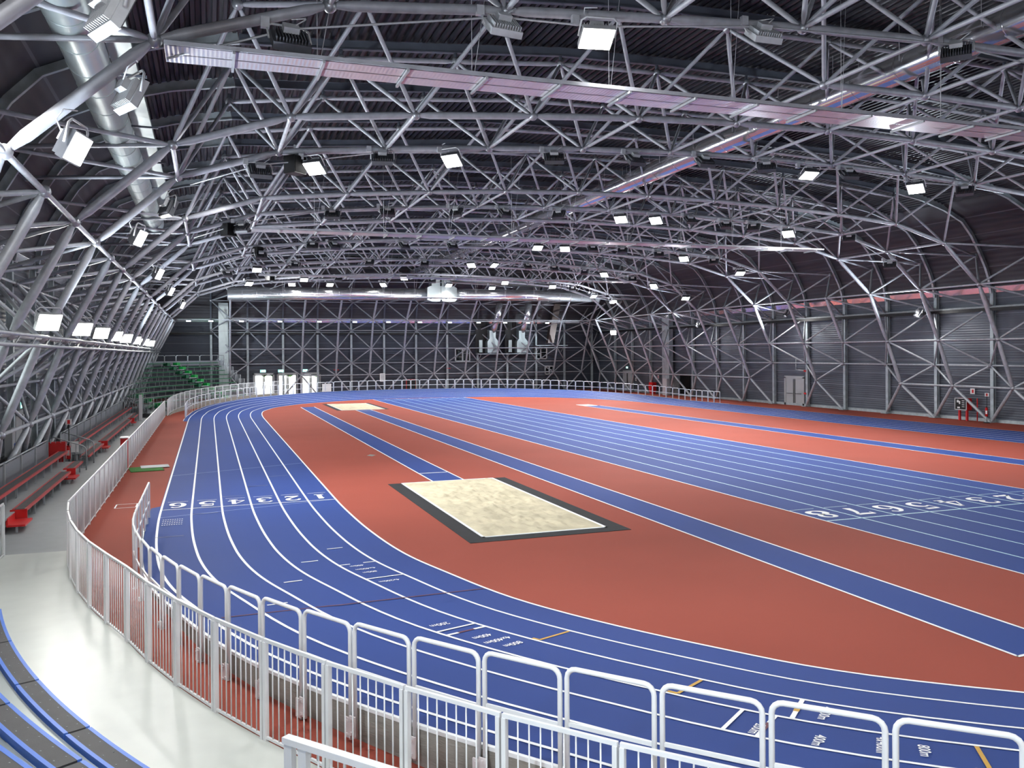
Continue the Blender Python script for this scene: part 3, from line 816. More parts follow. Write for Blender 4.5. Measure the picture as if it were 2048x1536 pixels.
for i in range(-3, 10):
    x = BX0+BST*(i-.5)
    t = thing('steel_column', 'steel column with bent eaves beam on the back wall, %s from the left' % ordw(i+4), 'steel column', (x, YB, 0), 0, 'back wall columns')
    mb = MB(); mb.box((0, .12, 4.4), (.22, .03, 8.8)).box((0, .32, 4.4), (.22, .03, 8.8)).box((0, .22, 4.4), (.03, .2, 8.8)); part('column_shaft', mb, M['column'], t)
    P = [(z_, x_) for x_, z_ in []]
    mb = MB(); E_ = [(YB-(47.3-a), z) for a, z in RAFT]
    for wd in (0, .3):
        mb.ribbon([(-.08, a-YB+wd*.5, z+wd*.5) for a, z in E_], [(.08, a-YB+wd*.5, z+wd*.5) for a, z in E_])
    mb.ribbon([(0, a-YB, z) for a, z in E_], [(0, a-YB+.15, z+.15) for a, z in E_]); part('eaves_beam', mb, M['beam'], t)
    for z in (3.66, 7.45, 10.65):
        yy = 0 if z < 10 else -1.2
        put('ball_joint', BALL, t, (0, yy, z))
        if i < 9: tube_obj('girt', (0, yy, z), (BST, yy, z), .055, M['steel_shaded'], t, .3)

# ------------------------------------------------------------------ shell: walls, eaves, roof deck
def fluted_roof(y0, y1):
    pts = []
    R_ = [(x, z+.34) for x, z in ROOFLINE[6:-6]]
    # arc-length resample with trapezoid flutes
    acc = [0.]
    for a, b in zip(R_, R_[1:]): acc.append(acc[-1]+hypot(b[0]-a[0], b[1]-a[1]))
    def at(s):
        for i in range(len(acc)-1):
            if s <= acc[i+1] or i == len(acc)-2:
                f = (s-acc[i])/(acc[i+1]-acc[i]); a, b = R_[i], R_[i+1]; return a[0]+(b[0]-a[0])*f, a[1]+(b[1]-a[1])*f
    p = .30; s = 0.; prof = []
    while s < acc[-1]:
        for f, h in ((0, 0), (.36, 0), (.46, .14), (.9, .14)):
            q = at(min(s+f*p, acc[-1])); prof.append((q[0], q[1]+h))
        s += p
    mb = MB(); mb.ribbon([(x, y0, z) for x, z in prof], [(x, y1, z) for x, z in prof], smooth=False); return mb
mb = fluted_roof(YN, 92.5)
struct('ceiling', mb, M['deck'], 'dark fluted steel roof deck', 'ceiling')
mb = MB(); q = ROOFLINE
mb.quad((-1, 92.5, 13.2), (41.5, 92.5, 13.2), (41.5, 92.6, 15.7), (-1, 92.6, 15.7))
E_ = [(YB+.15, 8.74)]+[(YB-(47.3-a)+.2, z+.15) for a, z in RAFT if a > 40.5 and z > 8.7]+[(91.5, 14.9)]
mb.ribbon([(XL-.3, a, z) for a, z in E_], [(XR+.3, a, z) for a, z in E_])
struct('ceiling', mb, M['eave'], 'dark curved eaves cladding above the back wall', 'ceiling')
for s, nm in ((1, 'right'), (0, 'left')):
    E_ = [(47.45, 8.74)]+[(a+.22, z+.2) for a, z in RAFT if a > 43.4 and z > 8.7]+[(43.0, 14.05), (42.4, 14.3)]
    if not s: E_ = [(40.5-a, z) for a, z in E_]
    mb = MB(); mb.ribbon([(a, YN, z) for a, z in E_], [(a, YB+.6, z) for a, z in E_])
    struct('ceiling', mb, M['eave'], 'dark brown curved eaves cladding along the %s side' % nm, 'ceiling')
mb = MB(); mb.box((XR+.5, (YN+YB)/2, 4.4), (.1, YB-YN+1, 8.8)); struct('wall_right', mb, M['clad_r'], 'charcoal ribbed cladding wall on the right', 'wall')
# left wall with a window opening
WY0, WY1, WZ0, WZ1 = 20.0, 33.6, 3.3, 6.0
mb = MB(); xw = XL-.5
mb.box((xw, (YN+WY0)/2, 4.4), (.1, WY0-YN, 8.8)); mb.box((xw, (WY1+YB)/2, 4.4), (.1, YB-WY1+1, 8.8))
mb.box((xw, (WY0+WY1)/2, WZ0/2), (.1, WY1-WY0, WZ0)); mb.box((xw, (WY0+WY1)/2, (WZ1+8.8)/2), (.1, WY1-WY0, 8.8-WZ1))
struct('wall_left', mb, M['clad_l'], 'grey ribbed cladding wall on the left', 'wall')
w = thing('window_1', 'bright strip window high on the left wall behind the lamps', 'window', (xw, (WY0+WY1)/2, WZ0)); w['kind'] = 'structure'
mb = MB(); mb.box((0, 0, 1.35), (.02, WY1-WY0, WZ1-WZ0)); part('pane', mb, M['glass'], w)
mb = MB()
for k in range(9): mb.box((.05, -6.8+1.7*k, 1.35), (.08, .08, 2.7))
for k in range(4): mb.box((.05, 0, .05+.87*k), (.08, 13.6, .06))
part('window_frame', mb, M['winframe'], w)
# back wall with door openings
DX = [(4.75, 7.05), (7.35, 9.65), (9.95, 12.2)]; DH = 2.62
mb = MB(); yw = YB+.5
mb.box(((XL-.6+DX[0][0])/2, yw, 4.4), (DX[0][0]-XL+.6, .1, 8.8)); mb.box(((XR+.6+DX[2][1])/2, yw, 4.4), (XR+.6-DX[2][1], .1, 8.8))
mb.box(((DX[0][0]+DX[2][1])/2, yw, (DH+8.8)/2), (DX[2][1]-DX[0][0], .1, 8.8-DH))
for a, b in ((DX[0][1], DX[1][0]), (DX[1][1], DX[2][0])): mb.box(((a+b)/2, yw, DH/2), (b-a, .1, DH))
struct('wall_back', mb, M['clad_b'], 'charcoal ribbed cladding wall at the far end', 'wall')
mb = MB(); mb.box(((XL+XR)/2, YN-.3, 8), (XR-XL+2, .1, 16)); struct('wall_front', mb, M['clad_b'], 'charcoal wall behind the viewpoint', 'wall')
# polished strips below the eaves
def strip_trim(pts, nm, lab):
    mb = MB(); (ax, ay, nx, ny), (bx, by, _, __) = pts
    # tilted face looking inward and down
    mb.quad((ax, ay, 8.72), (bx, by, 8.72), (bx+nx*.13, by+ny*.13, 8.36), (ax+nx*.13, ay+ny*.13, 8.36))
    mb.quad((ax, ay, 8.72), (bx, by, 8.72), (bx+nx*.28, by+ny*.28, 8.72), (ax+nx*.28, ay+ny*.28, 8.72))
    struct(nm, mb, M['strip'], lab, 'trim')
strip_trim([(XR+.12, YN, .9, 0), (XR+.12, YB+.4, 0, 0)], 'trim_1', 'polished metal strip under the eaves of the right wall')
strip_trim([(XL-.12, YN, -.9, 0), (XL-.12, YB+.4, 0, 0)], 'trim_2', 'polished metal strip under the eaves of the left wall')
strip_trim([(XL, YB+.12, 0, .9), (XR, YB+.12, 0, 0)], 'trim_3', 'polished metal strip under the eaves of the back wall')
mb = MB(); mb.box((XR+.4, (YN+YB)/2, .1), (.12, YB-YN, .2)); struct('baseboard_right', mb, M['column'], 'grey metal skirting at the foot of the right wall', 'baseboard')

# cable trays along the walls
def tray(name, lab, a, b, z):
    t = thing('cable_tray', lab, 'cable tray', ((a[0]+b[0])/2, (a[1]+b[1])/2, z))
    A_, B_ = Vector((a[0], a[1], z)), Vector((b[0], b[1], z))
    loc_part('tray_channel', MB().bar(A_-Vector((0,0,.1)), B_-Vector((0,0,.1)), .16, .2), M['black'], t)
    loc_part('conduit', MB().tube(A_+Vector((0,0,.04)), B_+Vector((0,0,.04)), .035, 6), M['galv'], t)
tray('t', 'cable tray with bright conduit along the right wall columns', (XR-.25, -4), (XR-.25, YB-.5), 7.35)
tray('t', 'cable tray with bright conduit across the back wall', (XL+2, YB-.3), (33, YB-.3), 7.15)
# emergency lamp conduit on the back lattice
t = thing('lamp_rail', 'thin rail carrying small lamps across the back wall trusses', 'rail', (20, YB-3.7, 8.45))
loc_part('rail_tube', MB().tube((-3, YB-3.75, 8.45), (43, YB-3.75, 8.45), .05, 6), M['cable'], t)
EX = [-1.9, .3, 3.4, 7.4, 11.6, 15.5, 19.3, 22.95, 26.5, 30, 33.3, 36.2, 38.7]
for k, x in enumerate(EX):
    t = thing('emergency_lamp', 'small white emergency lamp on back wall rail, %s from the left' % ordw(k+1), 'lamp', (x, YB-3.85, 8.3), 0, 'emergency lamps on the back wall')
    part('lamp_body', MB().box((0, 0, .05), (.5, .12, .12)), M['lightcase'], t); part('diffuser', MB().box((0, -.06, -.02), (.46, .1, .1)), M['emer'], t)

# ------------------------------------------------------------------ ducts
def round_duct(name, lab, a, b, r, m, seam, rings=True, n=20):
    a, b = Vector(a), Vector(b); t = thing(name, lab, 'air duct', tuple((a+b)/2))
    loc_part('duct_pipe', MB().tube(a, b, r, n), m, t)
    L = (b-a).length; d = (b-a).normalized(); k = 0; s = seam
    while s < L:
        p = a+d*s; mb = MB()
        mb.tube(p-d*.02, p+d*.02, r+.012, n)
        o = loc_part('seam_ring', mb, m, t); s += seam
    return t
dct = round_duct('air_duct', 'long polished round air duct under the ridge, running away down the hall', (21, -4, 13.75), (21, 91.3, 13.6), .46, M['duct'], 1.95)
mb = MB()
for y in range(0, 90, 3): mb.tube((21.55, y, 13.75), (21.55, y, 14.9), .01, 4); mb.tube((20.45, y, 13.75), (20.45, y, 14.9), .01, 4)
loc_part('hanger_wires', mb, M['cable'], dct)
round_duct('air_duct', 'galvanised round air duct along the left eaves between the struts', (-2.35, -4, 11.0), (-2.35, 44, 11.0), .42, M['duct_dull'], 1.5)
t = thing('air_duct', 'flat galvanised sheet duct beside the round left duct', 'air duct', (-1.55, 20, 11.25))
loc_part('duct_pipe', MB().box((-1.72, 20, 11.3), (.5, 48, .1)), M['duct_dull'], t)
for k in range(10): loc_part('support_bar', MB().box((-1.95, -2+4.6*k, 11.02), (1.4, .06, .05)), M['beam'], t)
round_duct('air_duct', 'thick polished horizontal duct across the far end, left branch', (1.9, 91.3, 11.0), (22.6, 91.3, 11.2), .68, M['ductback'], 1.4)
round_duct('air_duct', 'thick polished horizontal duct across the far end, right branch', (25.8, 91.3, 11.25), (43.5, 91.3, 11.3), .64, M['ductback'], 1.4)
t = thing('duct_junction', 'twin galvanised boxes joining the ridge duct to the far horizontal ducts', 'air duct', (24.2, 91.3, 11))
mb = MB(); mb.prism([(22.6,10.55),(23.1,10.4),(24.02,10.4),(24.12,10.7),(24.12,12.1),(22.95,12.1),(22.6,11.9)], 'Y', 90.5, 92.1); loc_part('junction_box', mb, M['duct_dull'], t)
mb = MB(); mb.prism([(24.16,10.7),(24.3,10.45),(24.6,10.4),(25.7,10.4),(25.95,10.6),(25.95,11.9),(25.6,12.1),(24.16,12.1)], 'Y', 90.5, 92.1); loc_part('junction_box', mb, M['duct_dull'], t)
for x in (23.6, 24.75): loc_part('riser', MB().box((x, 91.3, 12.8), (.95, 1.3, 1.5)), M['duct_dull'], t)
loc_part('cross_duct', MB().tube((24.8, 92.4, 13.1), (37, 92.4, 12.9), .55, 16), M['duct_dull'], t)
t = thing('air_duct', 'tall flat galvanised duct standing against the back wall at left', 'air duct', (1.6, YB-1.2, 0))
part('duct_pipe', MB().box((0, 0, 5.2), (1.0, .7, 10.4)), M['duct_dull'], t)
for z in (2.5, 4.9, 7.3, 9.6): part('seam_ring', MB().box((0, 0, z), (1.04, .74, .06)), M['galv'], t)
for k, (x, nm) in enumerate(((32.6, 'left'), (36.4, 'right'))):
    t = thing('air_duct', '%s of two polished ducts dropping down the back wall to a shelf' % nm, 'air duct', (x, YB-.9, 4.75))
    part('duct_pipe', MB().path([(.75, -.9, 6.0), (.6, -.7, 4.6), (.3, -.25, 3.2), (.15, 0, 2.55)], .42, 16), M['ductback'], t)
    part('duct_neck', MB().box((0, 0, 2.2), (.78, .78, .95)), M['duct_dull'], t)
    mb = MB(); mb.prism([(-.7,0),(.7,0),(.7,1.35),(.4,1.75),(-.4,1.75),(-.7,1.35)], 'Y', -.5, .5); part('duct_boot', mb, M['duct_dull'], t)
    part('side_flap', MB().box((-1.35, .2, .8), (.42, .1, 1.5)), M['duct_dull'], t)
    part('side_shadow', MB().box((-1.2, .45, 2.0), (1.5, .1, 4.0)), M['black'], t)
t = thing('air_duct', 'brown flat sloping duct at the right end of the back wall', 'air duct', (40.2, YB-1, 5.9))
mb = MB(); mb.prism([(-.4,0),(.4,0),(1.35,4.9),(.5,4.9)], 'Y', -.4, .4); part('duct_pipe', mb, M['brownduct'], t)
t = thing('duct_shelf', 'long metal shelf under the two dropping ducts on the back wall', 'shelf', (34.7, YB-.8, 4.6))
part('shelf_board', MB().box((0, 0, 0), (8.0, 1.3, .08)), M['column'], t)
for x in (-3.6, 0, 3.6): part('shelf_bracket', MB().bar((x, .5, -.8), (x, -.5, -.05), .06, .06), M['column'], t)
t = thing('duct_shelf', 'shorter metal shelf under the brown duct on the back wall', 'shelf', (40.4, YB-.8, 5.6)); part('shelf_board', MB().box((0, 0, 0), (4.2, 1.2, .08)), M['column'], t)
for x in (-1.6, 1.6): part('shelf_bracket', MB().bar((x, .5, -.8), (x, -.5, -.05), .06, .06), M['column'], t)

# hanging radiant panels
for k, (y, x0, x1, z0, z1, nm) in enumerate(((17.0, -.7, 34, 10.28, 10.55, 'nearest'), (40.0, 1.9, 33, 10.3, 10.4, 'second'), (62.4, 3.4, 33, 10.3, 10.4, 'third'), (84.5, 4.0, 33, 10.3, 10.4, 'farthest'))):
    t = thing('radiant_panel', '%s of four long ribbed metal panels hung across the hall' % nm, 'hanging panel', ((x0+x1)/2, y, (z0+z1)/2), 0, 'hanging metal panels')
    zz = lambda x: z0+(z1-z0)*(x-x0)/(x1-x0)
    for dy in (-.24, .24):
        mb = MB(); mb.quad((x0, y+dy-.22, z0), (x1, y+dy-.22, z1), (x1, y+dy+.22, z1), (x0, y+dy+.22, z0)); mb.quad((x0, y+dy-.22, z0+.05), (x1, y+dy-.22, z1+.05), (x1, y+dy+.22, z1+.05), (x0, y+dy+.22, z0+.05))
        loc_part('panel_sheet', mb, M['panelmetal'], t)
    for dy in (-.48, .48): loc_part('edge_rail', MB().bar((x0, y+dy, z0+.05), (x1, y+dy, z1+.05), .03, .08), M['steel_shaded'], t)
    x = x0+1.2; i = 0
    while x < x1:
        loc_part('cross_bar', MB().bar((x, y-.55, zz(x)-.04), (x, y+.55, zz(x)-.04), .05, .05), M['galv'], t)
        if i % 2 == 1:
            mb = MB(); mb.tube((x, y+.5, zz(x)), (x, y+.5, 14.6), .008, 4); mb.tube((x, y+.5, zz(x)), (x+.8, y+1.2, 14.5), .008, 4); loc_part('hanger_wire', mb, M['cable'], t)
        x += 1.63; i += 1

# ------------------------------------------------------------------ floodlights
CAMP = Vector((0, 0, 4.69))
def lamp_obj(name, loc, target, power, size=R(150), rad=.18, col=(1, .99, .97)):
    l = bpy.data.lights.new(name, 'SPOT'); l.energy = power; l.spot_size = size; l.spot_blend = 1.; l.shadow_soft_size = rad; l.color = col
    o = bpy.data.objects.new(name, l); COL.objects.link(o); o.location = loc
    o.rotation_euler = (Vector(target)-Vector(loc)).to_track_quat('-Z', 'Y').to_euler(); return o
def make_flood(lens, case, nm):
    """lens looks along local -Z... built so that the lens faces +Y local, tilted by the object rotation"""
    t = thing('floodlight', '', 'floodlight', (0,0,0), 0, 'led floodlights under the roof')
    mb = MB(); mb.prism([(-.08,-.26),(.06,-.28),(.06,.28),(-.08,.26)], 'X', -.36, .36)
    part('housing', mb, case, t)
    mb = MB()
    for k in range(11): mb.box((-.3+.06*k, -.12, 0), (.018, .1, .46))
    part('cooling_fins', mb, case, t)
    part('lens', MB().box((0, .07, 0), (.66, .02, .5)), lens, t)
    part('driver_box', MB().box((0, -.22, .1), (.3, .12, .2)), M['lightcase'], t)
    mb = MB(); mb.path([(-.4,-.02,0), (-.4,-.1,.34), (-.3,-.12,.42), (.3,-.12,.42), (.4,-.1,.34), (.4,-.02,0)], .022, 6); part('yoke', mb, M['lightcase'], t)
    mb = MB(); mb.path([(.1,-.28,.15), (.3,-.36,.3), (.34,-.3,.5), (.1,-.2,.6)], .014, 5); part('cable', mb, M['cable'], t)
    return t
P_ON = make_flood(M['lens'], M['darkcase'], 'on'); P_OFF = make_flood(M['lensoff'], M['darkcase'], 'off'); P_BIG = make_flood(M['lensbig'], M['lightcase'], 'big'); P_PALE = make_flood(M['lensoff'], M['lightcase'], 'pale')
used = set()
def flood(loc, state, label, aim, grp='led floodlights under the roof', proto=None, tilt=None):
    src = proto or (P_ON, P_ON, P_BIG)[state] if state else (proto or P_OFF)
    loc = Vector(loc); d = (Vector(aim)-loc).normalized()
    if src.name not in used:
        used.add(src.name); o = src; o.location = loc; o['label'] = label; o['group'] = grp
    else: o = dup(src, loc, 0, label, grp)
    # local +Y -> d, local Z up-ish
    x = d.cross(Vector((0,0,1))).normalized(); u = x.cross(d).normalized()
    o.rotation_euler = Matrix((x, d, u)).transposed().to_euler()
    return o
ROWS = [
 (16.78, 'nearest', [(1.53,10.68,0),(5.84,11.46,3),(8.0,11.53,2),(12.31,12.05,3),(18.2,12.31,0)]),
 (29.58, 'second', [(1.69,10.78,0),(3.49,11.07,1),(5.81,11.5,0),(8.35,11.66,1),(12.31,11.97,0),(15.72,12.13,0),(18.87,12.27,0),(21.81,12.27,0),(23.92,12.13,1),(26.01,12.22,0),(29.72,11.9,1),(32.58,11.91,0)]),
 (43.04, 'third', [(1.62,10.8,0),(5.92,11.65,0),(8.69,11.89,0),(12.35,12.07,0),(15.05,12.14,0),(18.19,12.24,0),(21.97,12.2,1),(24.2,12.24,1),(26.43,12.29,0),(28.87,12.1,0),(30.83,12.07,0),(33.31,11.84,1),(37.86,11.68,0),(41.09,10.11,0)]),
 (56.5, 'fourth', [(3.24,11.0,0),(6.46,11.72,0),(7.85,11.77,0),(12.52,11.94,0),(15.91,12.02,0),(22.19,12.21,1),(24.32,12.21,1),(26.51,12.21,0),(28.95,12.18,0),(32.0,11.99,0),(34.15,11.79,1),(36.8,11.6,0),(39.15,10.81,1)]),
 (69.97, 'fifth', [(1.48,10.98,0),(3.69,11.43,1),(6.69,11.83,0),(12.64,12.2,0),(17.29,12.25,0),(21.38,12.28,1),(23.42,12.34,1),(26.52,12.25,0),(29.04,12.14,0),(32.06,11.91,0),(34.0,11.77,1),(36.85,11.34,0),(39.08,10.83,1),(42.43,9.76,1)]),
 (83.43, 'sixth', [(3.67,11.4,1),(8.72,11.88,1),(12.04,12.01,0),(18.46,12.25,1),(21.37,12.01,0),(29.11,12.03,1),(34.44,11.72,1),(36.75,11.44,0),(39.22,10.78,1),(41.55,10.22,2)]),
 (90.1, 'farthest', [(8.2,11.95,1),(12.05,12.0,1),(17.7,12.1,1),(24.9,12.2,1),(29.9,12.0,1)]),
]
LAMPS = []
for y, nm, L in ROWS:
    t = thing('lamp_conduit', 'thin conduit carrying the %s row of roof floodlights' % nm, 'conduit', (20, y, 12))
    pts = [(x, y+.12, z+.28) for x, z, s in L]
    pts = [(pts[0][0]-2.2, y+.12, pts[0][2]-.8)]+pts+[(pts[-1][0]+2.5, y+.12, pts[-1][2]-.2)]
    loc_part('conduit_tube', MB().path(pts, .025, 5), M['cable'], t)
    for x, z, s in L: loc_part('junction_box', MB().box((x-.45, y+.12, z+.36), (.16, .12, .2)), M['cable'], t)
    non = noff = 0
    for x, z, s in L:
        to_cam = Vector((-x, -y, 0)).normalized()
        if s in (1, 2):
            non += 1
            aim = Vector((x, y, z))+to_cam*.6+Vector((random.uniform(-.55, .55), 0, -1.))
            flood((x, y, z), s, 'lit white floodlight, %s lit one from the left in the %s roof row' % (ordw(non), nm), aim)
            LAMPS.append((x, y, z, s))
        else:
            noff += 1
            aim = Vector((x, y, z))-to_cam*.75+Vector((random.uniform(-.5, .5), 0, -.8))
            flood((x, y, z), 0, 'dark unlit floodlight, %s unlit one from the left in the %s roof row' % (ordw(noff), nm), aim, proto=P_PALE if s == 3 else None)
# lamps on the left chords
for k, (x, y, z, s, words) in enumerate([(-1.48, 12.2, 9.12, 3, 'upper left corner on the nearest chord'), (-1.61, 16.78, 9.36, 3, 'left chord of the thick white pipe, upper one'), (-2.54, 16.78, 8.38, 4, 'left chord of the thick white pipe, lower lit one'),
                                  (-1.5, 29.58, 9.41, 0, 'second left chord, upper one'), (-2.4, 29.58, 8.46, 4, 'second left chord, lower lit one'), (-2.5, 43.04, 8.52, 4, 'third left chord'), (-2.5, 56.5, 8.66, 4, 'fourth left chord'), (-2.2, 69.97, 8.56, 4, 'fifth left chord')]):
    lit = s == 4
    flood((x+.35, y, z), 1 if lit else 0, '%s floodlight clamped on the %s' % ('lit' if lit else 'grey unlit', words), (x+6, y-1.5 if lit else y+3, z-3), proto=None if s != 3 else P_PALE)
    if lit: LAMPS.append((x+.3, y, z, 5))
for k, (x, y, z, s) in enumerate([(44.0, 88.28, 6.97, 1), (46.0, 73.44, 7.35, 0), (46.0, 59.77, 7.82, 0), (46.0, 45.57, 7.17, 0), (42.0, 60.62, 11.26, 0)]):
    flood((x, y, z), s, '%s floodlight by the right wall, %s from the far end' % ('lit' if s else 'unlit', ordw(k+1)), (x-6, y-6, z-3) if s else (x+3, y-1, z-2))
    if s: LAMPS.append((x, y, z, 1))
# lighting rail on the left with its row of uplighters
t = thing('lighting_rail', 'twin tube rail carrying the row of bright lamps along the left wall', 'rail', (-4.7, 45, 5.1))
for dz in (0, .28): loc_part('rail_tube', MB().tube((-4.62, -4, 5.0+dz), (-4.62, 95, 5.0+dz), .05, 8), M['galv'], t)
for k in range(44): loc_part('rail_clamp', MB().bar((-4.62, -2+2.2*k, 4.95), (-4.62, -1+2.2*k, 5.3), .03, .03), M['galv'], t)
for k, y in enumerate((29.3, 36.7, 42.9, 49.2, 55.5, 62.2, 70.5, 78.0)):
    flood((-4.6, y, 5.75), 2, 'glaring floodlight above the left lighting rail, %s from the near end' % ordw(k+1), (-2.2, y-3.2, 3.6), grp='floodlights on the left lighting rail')
    LAMPS.append((-4.5, y, 5.8, 4))
# dark loudspeakers
for k, (x, y, z) in enumerate(((2.85, 29.83, 11.15), (.98, 43.29, 10.73), (3.04, 56.75, 11.3), (4.69, 70.22, 10.9))):
    t = thing('loudspeaker', 'black loudspeaker box hung at upper left, %s one going away' % ordw(k+1), 'loudspeaker', (x, y, z), R(40), 'black loudspeakers')
    part('cabinet', MB().box((0, 0, 0), (.55, .5, .6)), M['black'], t); part('bracket', MB().box((0, 0, .45), (.06, .06, .5)), M['lightcase'], t); part('grille', MB().box((0, -.26, 0), (.5, .02, .54)), M['shadowgap'], t)

for i, (x, y, z, s) in enumerate(LAMPS):
    if s == 4: lamp_obj('flood_and_fill_lamp', (x+.25, y-.1, z), (x+8, y-3, z+1.2), 1500, R(165), .3)
    elif s == 5: lamp_obj('flood_and_fill_lamp', (x+.45, y-.2, z-.1), (x+5, y-2, z-5), 1000, R(160), .25)
    else: lamp_obj('flood_and_fill_lamp', (x, y-.25, z-.35), (x*.7+6, y-3, 0), (2900 if x > 18 else 2100), R(145), .25)
# unseen lamps near the viewpoint, plus fill lamps added to brighten the mid floor
for x, y, z, p in ((-3, 5, 11, 2200), (6, 0, 12, 1900), (16, 1, 12.2, 1700), (30, 6, 12.2, 1500), (38, 24, 11.8, 2600), (32, 36, 12, 2800), (24, 42, 12, 2000)):
    lamp_obj('flood_and_fill_lamp', (x, y, z), (x, y+5, 0), p, R(155), .4)
for x, y, z, tx, p in ((-3, -7, 6.5, 0, 1300), (5, -8, 7, 6, 1300), (15, -8, 7, 14, 1300)):  # fill lamps added behind the camera to whiten fences and hoops
    lamp_obj('flood_and_fill_lamp', (x, y, z), (tx, 14, 3.5), p, R(130), .5)
# wall rail lamps wash the wall and the structure
for x, y, z, tx, ty, tz, p in ((45.6, 73.4, 7.4, 48, 72, 3, 500), (45.6, 59.7, 7.6, 48, 58, 3, 600), (45.6, 45.5, 7.2, 48, 44, 3, 700)):
    lamp_obj('flood_and_fill_lamp', (x, y, z), (tx, ty, tz), p, R(150), .3)
COOL = (.8, .91, 1.)
for y in (3, 16, 30, 45, 60, 75, 90):  # unseen fill lamps added along both sides to brighten the roof steel
    lamp_obj('roof_fill_light', (-4.0, y, 5.5), (18, y+2, 14), ROOF_FILL, R(160), .3, COOL)
    lamp_obj('roof_fill_light', (44.8, y, 6.6), (24, y+2, 14), ROOF_FILL, R(160), .3, COOL)
for x, y, z, tx, ty, tz, p in ((1.5, 26, 11, -5.5, 27, 0, 900), (1.5, 38, 11, -6, 40, 1, 900), (1.5, 52, 11, -6, 55, 1, 900), (2, 66, 11, -6, 74, 1, 1300), (4, 80, 11, -3, 90, 2, 1500), (-4, 10, 9, -2, 14, 0, 900), (-3.5, 16, 9.5, -3, 19, 0, 700)):  # fill lamps added to brighten the left stands, green stand and near deck
    lamp_obj('flood_and_fill_lamp', (x, y, z), (tx, ty, tz), p, R(130), .3)
for x, y in ((8, 80), (24, 80), (38, 80)): lamp_obj('flood_and_fill_lamp', (x, y, 10.5), (x, 99, 5), 1500, R(150), .3, (.95, .97, 1.))  # fill lamps added in mid-air to light the back wall

# ------------------------------------------------------------------ red benches on the left
def red_bench(x, y0, y1, z, base, label, seats=True):
    """straight plank bench along y; front edge toward +x"""
    t = thing('stadium_bench', label, 'bench', (x, (y0+y1)/2, base), 0, 'red benches along the left walkway')
    L = y1-y0; h = z-base
    part('front_edge', MB().box((.1, 0, h-.035), (.055, L, .075)), M['redseat'], t)
    part('rear_edge', MB().box((-.21, 0, h-.03), (.055, L, .07)), M['redseat'], t)
    part('seat_top', MB().box((-.055, 0, h-.018), (.26, L, .03)), M['darkseat'], t)
    n = max(2, int(L/1.5)+1)
    for k in range(n):
        y = -L/2+.2+(L-.4)*k/(n-1)
        part('leg', MB().box((.02, y, (h-.05)/2), (.05, .05, h-.05)), M['galv'], t)
    return t
def red_step(x, y, z, label, up):
    """bright red end board with a low red tread, breaking the bench line"""
    t = thing('aisle_step', label, 'step', (x, y, .01), 0, 'red steps breaking the bench rows')
    part('end_board', MB().box((-.03, .16, z-.11), (.42, .05, .24)), M['redpaint'], t)
    part('tread', MB().box((.1, -.42, .2), (.44, 1.0, .05)), M['redpaint'], t)
    part('side_panel', MB().box((-.12, -.42, .3), (.05, .9, .2)), M['redpaint'], t)
    for s in (-.8, 0): part('leg', MB().box((.1, s, .09), (.05, .05, .18)), M['galv'], t)
xb = -4.93
red_bench(xb, 26.9, 35.0, .45, .01, 'long low red-edged bench in the nearest left block')
red_bench(xb, 36.0, 38.3, .45, .01, 'short low red bench piece behind the second red step')
red_bench(xb, 40.2, 45.6, .45, .01, 'low red bench piece at the near end of the farther left block')
red_bench(xb, 46.9, 62.0, .45, .01, 'long low red bench in the farther left block')
red_bench(xb, 63.2, 69.4, .45, .01, 'short low red bench at the far end of the left walkway')
for k, (y, w) in enumerate(((26.6, 'nearest'), (35.7, 'second'), (46.6, 'third'), (62.9, 'farthest'))):
    red_step(xb, y-.1, .45, 'bright red step and end board in the low bench row, %s one' % w, 1)
for (y0, y1, w) in ((22.9, 38.4, 'nearest'), (41.6, 69.0, 'farther')):
    # upper platform of the block
    t = thing('stand_platform', 'grey raised platform carrying the upper red bench of the %s left block' % w, 'platform', (-5.6, (y0+y1)/2, 0)); L = y1-y0
    part('platform_deck', MB().box((0.08, 0, .4), (.95, L, .05)), M['deck_grey'], t)
    mb = MB(); n = int(L/1.1)
    for k in range(n):
        y = -L/2+.3+(L-.6)*k/(n-1); mb.bar((.5, y, 0), (.5, y, .38), .04, .04); mb.bar((.1, y, .05), (.5, y+.5, .36), .03, .03)
    part('support_frame', mb, M['galv'], t)
    part('front_rail', MB().bar((.52, -L/2, .22), (.52, L/2, .22), .03, .03), M['galv'], t)
    red_bench(-5.5, y0, y1, .86, .42, 'long upper red-edged bench of the %s left block' % w)
    # back rail panels
    n = int(L/2.45); pw = L/n
    for k in range(n):
        yc = y0+pw*(k+.5)
        g = thing('back_railing', 'grey sheeted railing panel behind the %s left block, %s from its near end' % (w, ordw(k+1)), 'railing', (-6.12, yc, .2), 0, 'grey railing panels behind the red benches')
        part('top_rail', MB().tube((0, -pw/2, 1.12), (0, pw/2, 1.12), .03, 6), M['galv'], g)
        part('sheet', MB().box((0, 0, .58), (.015, pw-.1, .95)), M['mesh'], g)
        for s in (-1, 1): part('post', MB().box((.03, s*(pw/2-.04), .55), (.05, .05, 1.12)), M['galv'], g)
